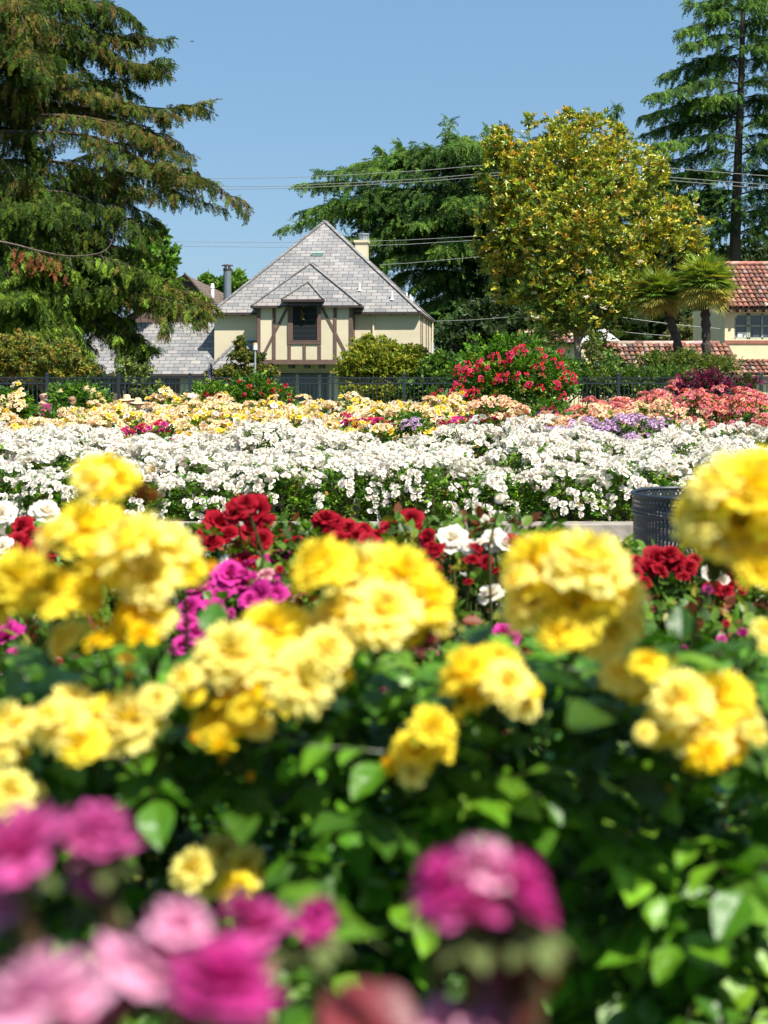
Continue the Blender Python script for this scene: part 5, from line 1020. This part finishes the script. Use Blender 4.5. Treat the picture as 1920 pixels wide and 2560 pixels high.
# ================================================================ NEAREST PINK ROSES
pkw=dict(n=24,nu=9,nv=10,opn=1.08,ruf=.13,wf=1.15,jit=.14,pale=.25,flat=.3)
PM=[rose_mesh('bloom',M['petal'],seed=600+k,ci=(.40,.002,.13),ce=(.66,.12,.38) if k%2 else (.60,.05,.30),**pkw) for k in range(3)]
PP=[rose_mesh('bloom',M['petal'],seed=610+k,ci=(.50,.03,.24),ce=(.80,.44,.58),**pkw) for k in range(2)]
def pinkbush(label,px,d,fl,leaves=26):
    b_=P(px,HY,d); t=thing('pink_rose_bush',label,'rose bush',(b_[0],d+.12,0)); sm=MB(); base=np.array(t.location)
    for (x,y,r,kind,tilt) in fl:
        dd=d+rng.normal(0,.02); p=P(x,y,dd); me=(PM if kind=='m' else PP)[rng.integers(2)] if kind!='b' else PM[2]
        q=Vector((tilt+rng.normal(0,.15),rng.uniform(-.1,.25),.95)).to_track_quat('Z','Y').to_euler(); o=inst('bloom',me,t,p-base,tuple(q),r*dd/F if kind!='b' else (r*dd/F*.7,r*dd/F*.7,r*dd/F*1.1))
        sm.tube(smooth([tuple(p+(0,.005,-.004)),tuple(p+(0,.03,-.10)),(p[0]*.5+base[0]*.5,d+.12,1.0),(base[0],d+.12,0)],10),np.linspace(.0035,.008,10),7,col=(.10,.06,.03),cap=False)
        n=5; a=np.arange(n)*1.256; scat(sm,LEAF_V,LEAF_F,frames(np.stack((np.cos(a),np.sin(a),np.full(n,-.6)),1)),np.tile(p+(0,.004,-.012),(n,1)),np.full(n,.02),np.tile((.10,.13,.04),(n,1)))
    obj('stem',sm,M['stem'],t); m=MB(); rg=np.random.default_rng(int(px)+900); zt_=P(0,2330,d+.32)[2]
    nearleaves(m,leaves,(b_[0]-.12,b_[0]+.12,d+.08,d+.32,.85,zt_),.042,NL+[(.07,.012,.012)],[3,4,1,2,.3],rg); obj('foliage',m,M['nearleaf'],t); return t
p1=pinkbush('pink rose bush at the lower left with two blurred blooms stacked at the edge',120,.56,[(50,2110,135,'m',-.3),(250,2075,92,'m',.35),(235,2200,60,'m',.4),(20,2240,85,'p',-.4)])
p2=pinkbush('pale pink rose bush filling the bottom left corner',330,.47,[(110,2480,150,'p',-.3),(400,2400,150,'p',.1),(560,2440,130,'m',.3),(240,2500,90,'m',0),(455,2300,70,'p',.2),(560,2540,120,'m',.3)])
p3=pinkbush('deep pink rose bush with two upright buds beside the small yellow cluster',700,.60,[(655,2310,78,'m',-.2),(795,2290,66,'b',.3),(600,2260,45,'m',-.2)])
p4=pinkbush('mauve pink rose bush with a single large bloom over withered red leaves, right of centre',1220,.54,[(1110,2200,100,'m',-.7),(1210,2160,95,'p',.1),(1300,2200,90,'m',.6),(1180,2270,85,'m',-.1),(1345,2270,55,'m',.5),(1110,2540,75,'p',-.2),(1230,2550,75,'p',.2)])
m=MB(); rg=np.random.default_rng(5); n=9; scat(m,lf,lff,frames(rg.normal(0,.4,(n,3))+(0,-.2,-.7),roll=rg.normal(0,.9,n)),np.array([P(1290+rg.normal(0,30),2350+rg.normal(0,45),.55) for _ in range(n)]),np.full(n,.036),pal(rg,[(.14,.012,.018),(.12,.03,.02)],[1,1],n)); obj('withered_leaf',m,M['nearleaf'],p4,'brownish red withered leaves under the bloom')
m=MB(); n=5; scat(m,lf,lff,frames(rg.normal(0,.3,(n,3))+(.6,-.5,-.1),roll=rg.normal(0,.5,n)),np.array([P(860+rg.normal(0,40),2490+rg.normal(0,25),.52) for _ in range(n)]),np.full(n,.04),pal(rg,[(.13,.02,.025)],[1],n)); obj('young_leaf',m,M['nearleaf'],p3,'dark maroon leaves low in the picture')
# ================================================================ LITTER BIN
LD=6.6; c=P(1724,1234,LD); rb_=141*LD/F; zt=c[2]
lb=thing('litter_bin','dark steel lattice litter bin standing on the path before the white bed','litter bin',(c[0],LD,0))
def ring(z,r,t,seg=64): a=np.linspace(0,2*math.pi,seg+1); m=MB(); m.tube([(c[0]+r*math.cos(q),LD+r*math.sin(q),z) for q in a],t,8,cap=False); return m
obj('rim',ring(zt,rb_,.011),M['iron'],lb,smooth=True)
for z in (zt-.085,zt-.105,.10): obj('hoop',ring(z,rb_*.985,.008),M['iron'],lb,smooth=True)
m=MB(); n=84
for k in range(n):                                   # diamond lattice collar
    for s in (-1,1):
        a0=2*math.pi*k/n; a1=a0+s*2*math.pi/n*1.5; f=lambda a,z,r:(c[0]+r*math.cos(a),LD+r*math.sin(a),z)
        m.bar(f(a0,zt-.008,rb_*.99),f(a1,zt-.08,rb_*.985),.010,.004,up=(math.cos(a0),math.sin(a0),0))
obj('lattice_collar',m,M['iron'],lb)
m=MB()
for k in range(n):
    a0=2*math.pi*(k+.5)/n; r=rb_*.975; zz=np.linspace(zt-.11,.10,26); w=[a0+(.020 if i%2 else -.020) for i in range(26)]
    for i in range(25): m.bar((c[0]+r*math.cos(w[i]),LD+r*math.sin(w[i]),zz[i]),(c[0]+r*math.cos(w[i+1]),LD+r*math.sin(w[i+1]),zz[i+1]),.016,.004,up=(math.cos(a0),math.sin(a0),0))
obj('mesh_body',m,M['iron'],lb)
m=MB(); m.tube([(c[0],LD,.02),(c[0],LD,.09)],rb_*.96,40); obj('base',m,M['iron'],lb)
# ================================================================ LAMP POST, FLAG, BIRD
x=P(638,0,34.5)[0]; lp=thing('lamp_post','slim galvanised post with white cylinder lamp and amber cap before the bay','lamp post',(x,34.5,gz(34)))
m=MB(); m.tube([(x,34.5,gz(34)),(x,34.5,P(0,874,34.5)[2])],.026,10); obj('pole',m,M['galv'],lp)
m=MB(); m.tube([(x,34.5,P(0,874.2,34.5)[2]),(x,34.5,P(0,862,34.5)[2])],.062,18); obj('lamp_head',m,M['white'],lp)
m=MB(); m.tube([(x,34.5,P(0,861.8,34.5)[2]),(x,34.5,P(0,857,34.5)[2])],[.064,.055],18); obj('cap',m,M['gold'],lp)
x=P(521,0,45)[0]; fl=thing('flag','small furled striped flag with stars on a thin pole by the carport','flag',(x,45,GZ))
m=MB(); m.tube([(x,45,GZ),(x,45,P(0,896,45)[2])],.018,8); m.ell((x,45,P(0,896,45)[2]+.04),(.035,.035,.035)); obj('pole',m,M['galv'],fl)
m=MB(); ms=MB(); zt_=P(0,905,45)[2]; zb_=P(0,975,45)[2]; n=13
def fp(u,v): # u across hanging folds, v down
    return np.array((x+.03+u*(.10+.14*v)+.035*math.sin(u*9+v*3), 45-.05+.06*math.cos(u*11+v*2), zt_-(zt_-zb_)*v-.10*u))
for i in range(n):
    for j in range(10):
        u0,u1=i/n,(i+1)/n; v0,v1=j/10,(j+1)/10
        col=(.55,.02,.03) if i%2==0 else (.8,.78,.76)
        if v0<.5: col=(.02,.03,.12)
        m.quad([fp(u0,v0),fp(u1,v0),fp(u1,v1),fp(u0,v1)],col=col)
        if v0<.5 and (i+j)%2==0:
            cc=(fp(u0,v0)+fp(u1,v1))/2+np.array((0,-.006,0)); V=[cc+np.array((.012*math.cos(a)*(1 if k%2 else .45),0,.014*math.sin(a)*(1 if k%2 else .45))) for k,a in enumerate(np.linspace(0,2*math.pi,11)[:-1])]; ms.add(V,[tuple(range(10))],col=(.85,.85,.85))
f1=obj('cloth',m,M['attr'],fl); obj('star',ms,M['attr'],f1)
bc=P(480,104,110); bd=thing('bird','tiny distant bird gliding in the open blue sky','bird',bc)
m=MB(); m.ell(bc,(.05,.14,.045),10,8,(.05,.045,.04)); m.ell(bc+(0,-.16,.02),(.032,.04,.032),8,6,(.05,.045,.04)); m.add([bc+(-.02,.12,0),bc+(.02,.12,0),bc+(.05,.24,0),bc+(-.05,.24,0)],[(0,1,2,3)],(.05,.045,.04)); obj('body',m,M['attr'],bd)
for s in (-1,1):
    m=MB(); V=[bc+(s*.03,-.06,.01),bc+(s*.13,-.08,.06),bc+(s*.26,-.02,.03),bc+(s*.13,.03,.05),bc+(s*.03,.06,.01)]; m.add(V+[v+np.array((0,0,.008)) for v in V],[(0,1,3,4),(5,6,8,9)],(.06,.055,.05)); m.add([V[1],V[2],V[3]],[(0,1,2)],(.06,.055,.05)); obj('wing',m,M['attr'],bd)
# ================================================================ PEOPLE (about 27 m away, mostly behind the yellow bed)
def skin_obj(name,verts,edges,rad,mat,parent,sub=2,label=None):
    me=bpy.data.meshes.new(name); me.from_pydata([tuple(v) for v in verts],edges,[]); me.materials.append(mat)
    o=bpy.data.objects.new(name,me); COL.objects.link(o); o.parent=parent
    sk=o.modifiers.new('skin','SKIN'); 
    if not me.skin_vertices: 
        bpy.context.view_layer.objects.active=o
    lay=me.skin_vertices[0].data if len(me.skin_vertices) else me.attributes
    for i,r in enumerate(rad):
        r=(r,r) if np.isscalar(r) else r; lay[i].radius=r
    lay[0].use_root=True
    sk.use_smooth_shade=True
    s=o.modifiers.new('sub','SUBSURF'); s.levels=sub; s.render_levels=sub
    ORG[o.name]=(0,0,0)
    if label: o['label']=label
    return o
def person(label,px,ytop,d,face,shirt,trouser,hair=None,hat=None,glasses=False,skinc=None,beard=None):
    top=P(px,ytop,d); g=gz(d); H=top[2]-g; k=H/1.75
    t=thing('person',label,'person',(top[0],d,g),rotz=face)
    J={'pel':(0,0,.95),'sp':(0,.0,1.12),'ch':(0,.01,1.32),'nk':(0,0,1.50),'jaw':(0,-.015,1.575),'hd':(0,-.005,1.65),'cr':(0,.01,1.70),'nose':(0,-.115,1.615),
       'earl':(-.085,.01,1.62),'earr':(.085,.01,1.62),
       'shl':(-.17,.01,1.42),'ell':(-.23,.03,1.14),'wrl':(-.22,-.06,.90),'pal':(-.215,-.08,.83),'shr':(.17,.01,1.42),'elr':(.23,.03,1.14),'wrr':(.22,-.06,.90),'par':(.215,-.08,.83),
       'hil':(-.09,0,.90),'knl':(-.10,-.02,.50),'anl':(-.10,.02,.09),'tol':(-.11,-.14,.04),'hir':(.09,0,.90),'knr':(.10,-.02,.50),'anr':(.10,.02,.09),'tor':(.11,-.14,.04)}
    Rr={'pel':.135,'sp':.125,'ch':(.15,.12),'nk':.055,'jaw':.068,'hd':.092,'cr':.08,'nose':.013,'earl':.018,'earr':.018,'shl':.065,'ell':.043,'wrl':.028,'pal':.03,'shr':.065,'elr':.043,'wrr':.028,'par':.03,'hil':.09,'knl':.058,'anl':.04,'tol':.03,'hir':.09,'knr':.058,'anr':.04,'tor':.03}
    E=[('pel','sp'),('sp','ch'),('ch','nk'),('nk','jaw'),('jaw','hd'),('hd','cr'),('hd','nose'),('hd','earl'),('hd','earr'),('ch','shl'),('shl','ell'),('ell','wrl'),('wrl','pal'),('ch','shr'),('shr','elr'),('elr','wrr'),('wrr','par'),('pel','hil'),('hil','knl'),('knl','anl'),('anl','tol'),('pel','hir'),('hir','knr'),('knr','anr'),('anr','tor')]
    for s_,pn in ((-1,'pal'),(1,'par')):
        for fi,(ox,oy,ln) in enumerate(((-.022,-.01,.075),(-.008,-.012,.085),(.008,-.01,.08),(.022,-.004,.06),(.0,-.045,.045))):
            p0=J[pn]; a='f%s%d'%(pn,fi); b_=a+'b'; J[a]=(p0[0]+oy*0+s_*.0+ox*.3,p0[1]+ox-.01 if fi<4 else p0[1]+oy,p0[2]-.05 if fi<4 else p0[2]-.01); J[b_]=(J[a][0]-s_*.012,J[a][1]-.006,J[a][2]-ln*.6); Rr[a]=.0095; Rr[b_]=.0075; E+=[(pn,a),(a,b_)]
    def build(nm,keys,edges,grow,mat,sub=2,label=None,extra=None):
        ids={q:i for i,q in enumerate(keys)}; V=[np.array(J[q])*k for q in keys]; rr=[]
        for q in keys:
            r=Rr[q]; r=(r,r) if np.isscalar(r) else r; rr.append(((r[0]+grow)*k,(r[1]+grow)*k))
        return skin_obj(nm,V,[(ids[a],ids[b]) for a,b in edges],rr,mat,t,sub,label)
    keys=list(J); body=build('body',keys,E,0,M['skin'])
    tk=['pel','sp','ch','shl','shr']; J['scl']=(-.205,.022,1.26); J['scr']=(.205,.022,1.26); Rr['scl']=.056; Rr['scr']=.056; J['col']=(0,0,1.445); Rr['col']=.062
    build('shirt',tk+['scl','scr','col'],[('pel','sp'),('sp','ch'),('ch','col'),('ch','shl'),('ch','shr'),('shl','scl'),('shr','scr')],.014,shirt)
    lk=['pel','hil','knl','anl','hir','knr','anr']; build('trousers',lk,[('pel','hil'),('hil','knl'),('knl','anl'),('pel','hir'),('hir','knr'),('knr','anr')],.012,trouser)
    hz_=1.655*k
    if hair:
        m=MB(); m.ell((0,.022*k,hz_+.025*k),(.093*k,.10*k,.088*k),14,10); 
        if hair[1]: m.ell((0,.115*k,hz_+.04*k),(.045*k,.045*k,.045*k),10,8); m.ell((0,.06*k,hz_-.06*k),(.075*k,.05*k,.08*k),12,8)
        obj('hair',m,hair[0],t,smooth=True,org=(0,0,0))
    if beard:
        m=MB(); m.ell((0,-.05*k,1.565*k),(.058*k,.042*k,.045*k),12,8); obj('beard',m,beard,t,smooth=True,org=(0,0,0))
    if glasses:
        m=MB(); m.box(-.075*k,.075*k,-.115*k,-.095*k,1.635*k,1.665*k); m.box(-.093*k,-.085*k,-.10*k,.02*k,1.65*k,1.66*k); m.box(.085*k,.093*k,-.10*k,.02*k,1.65*k,1.66*k); obj('sunglasses',m,M['dark_trim'],t,org=(0,0,0))
    if hat:
        m=MB(); V=[];Fa=[]; pr=[(.0,.115),(.055,.11),(.085,.085),(.095,.03),(.10,.0),(.16,-.012),(.215,-.03),(.215,-.036),(.10,-.008)]; sg=24
        for (r,z) in pr:
            for q in range(sg):
                a=2*math.pi*q/sg; V.append((r*math.cos(a)*k,(.01+r*math.sin(a))*k,(1.70+z+.012*math.sin(2*a)*(r>.15))*k))
        Fa=[(j*sg+q,j*sg+(q+1)%sg,(j+1)*sg+(q+1)%sg,(j+1)*sg+q) for j in range(len(pr)-1) for q in range(sg)]; m.add(V,Fa); obj('straw_hat',m,hat,t,smooth=True,org=(0,0,0))
    return t
plum=solid('plum_cloth',(.22,.015,.085),.9,var=.15,scale=12); tr_=solid('dark_cloth',(.03,.035,.05),.9); wcl=solid('white_cloth',(.70,.74,.78),.85,var=.06); tan=solid('tan_cloth',(.45,.3,.2),.9)
bei=solid('beige_cloth',(.42,.39,.30),.9)
straw=solid('straw',(.58,.42,.24),.9,var=.15,scale=40); hb=solid('blond_hair',(.22,.13,.06),.7,var=.3,scale=60); gb=solid('grey_stubble',(.30,.26,.24),.9)
person('man in a plum shirt and sunglasses with cropped hair, seen from his right',108,978,26.9,R_(70),plum,tr_,hair=None,glasses=True,beard=gb)
person('fair haired woman with pinned up hair turned away beyond the cream roses',182,992,27.4,R_(160),bei,tr_,hair=(hb,True))
person('person in the left one of two straw hats, by the carport gate',318,992,28.0,R_(120),wcl,tr_,hair=(hb,False),hat=straw)
person('person in the right straw hat and white top, by the carport gate',344,1000,27.5,R_(-30),wcl,tr_,hair=(hb,False),hat=straw)
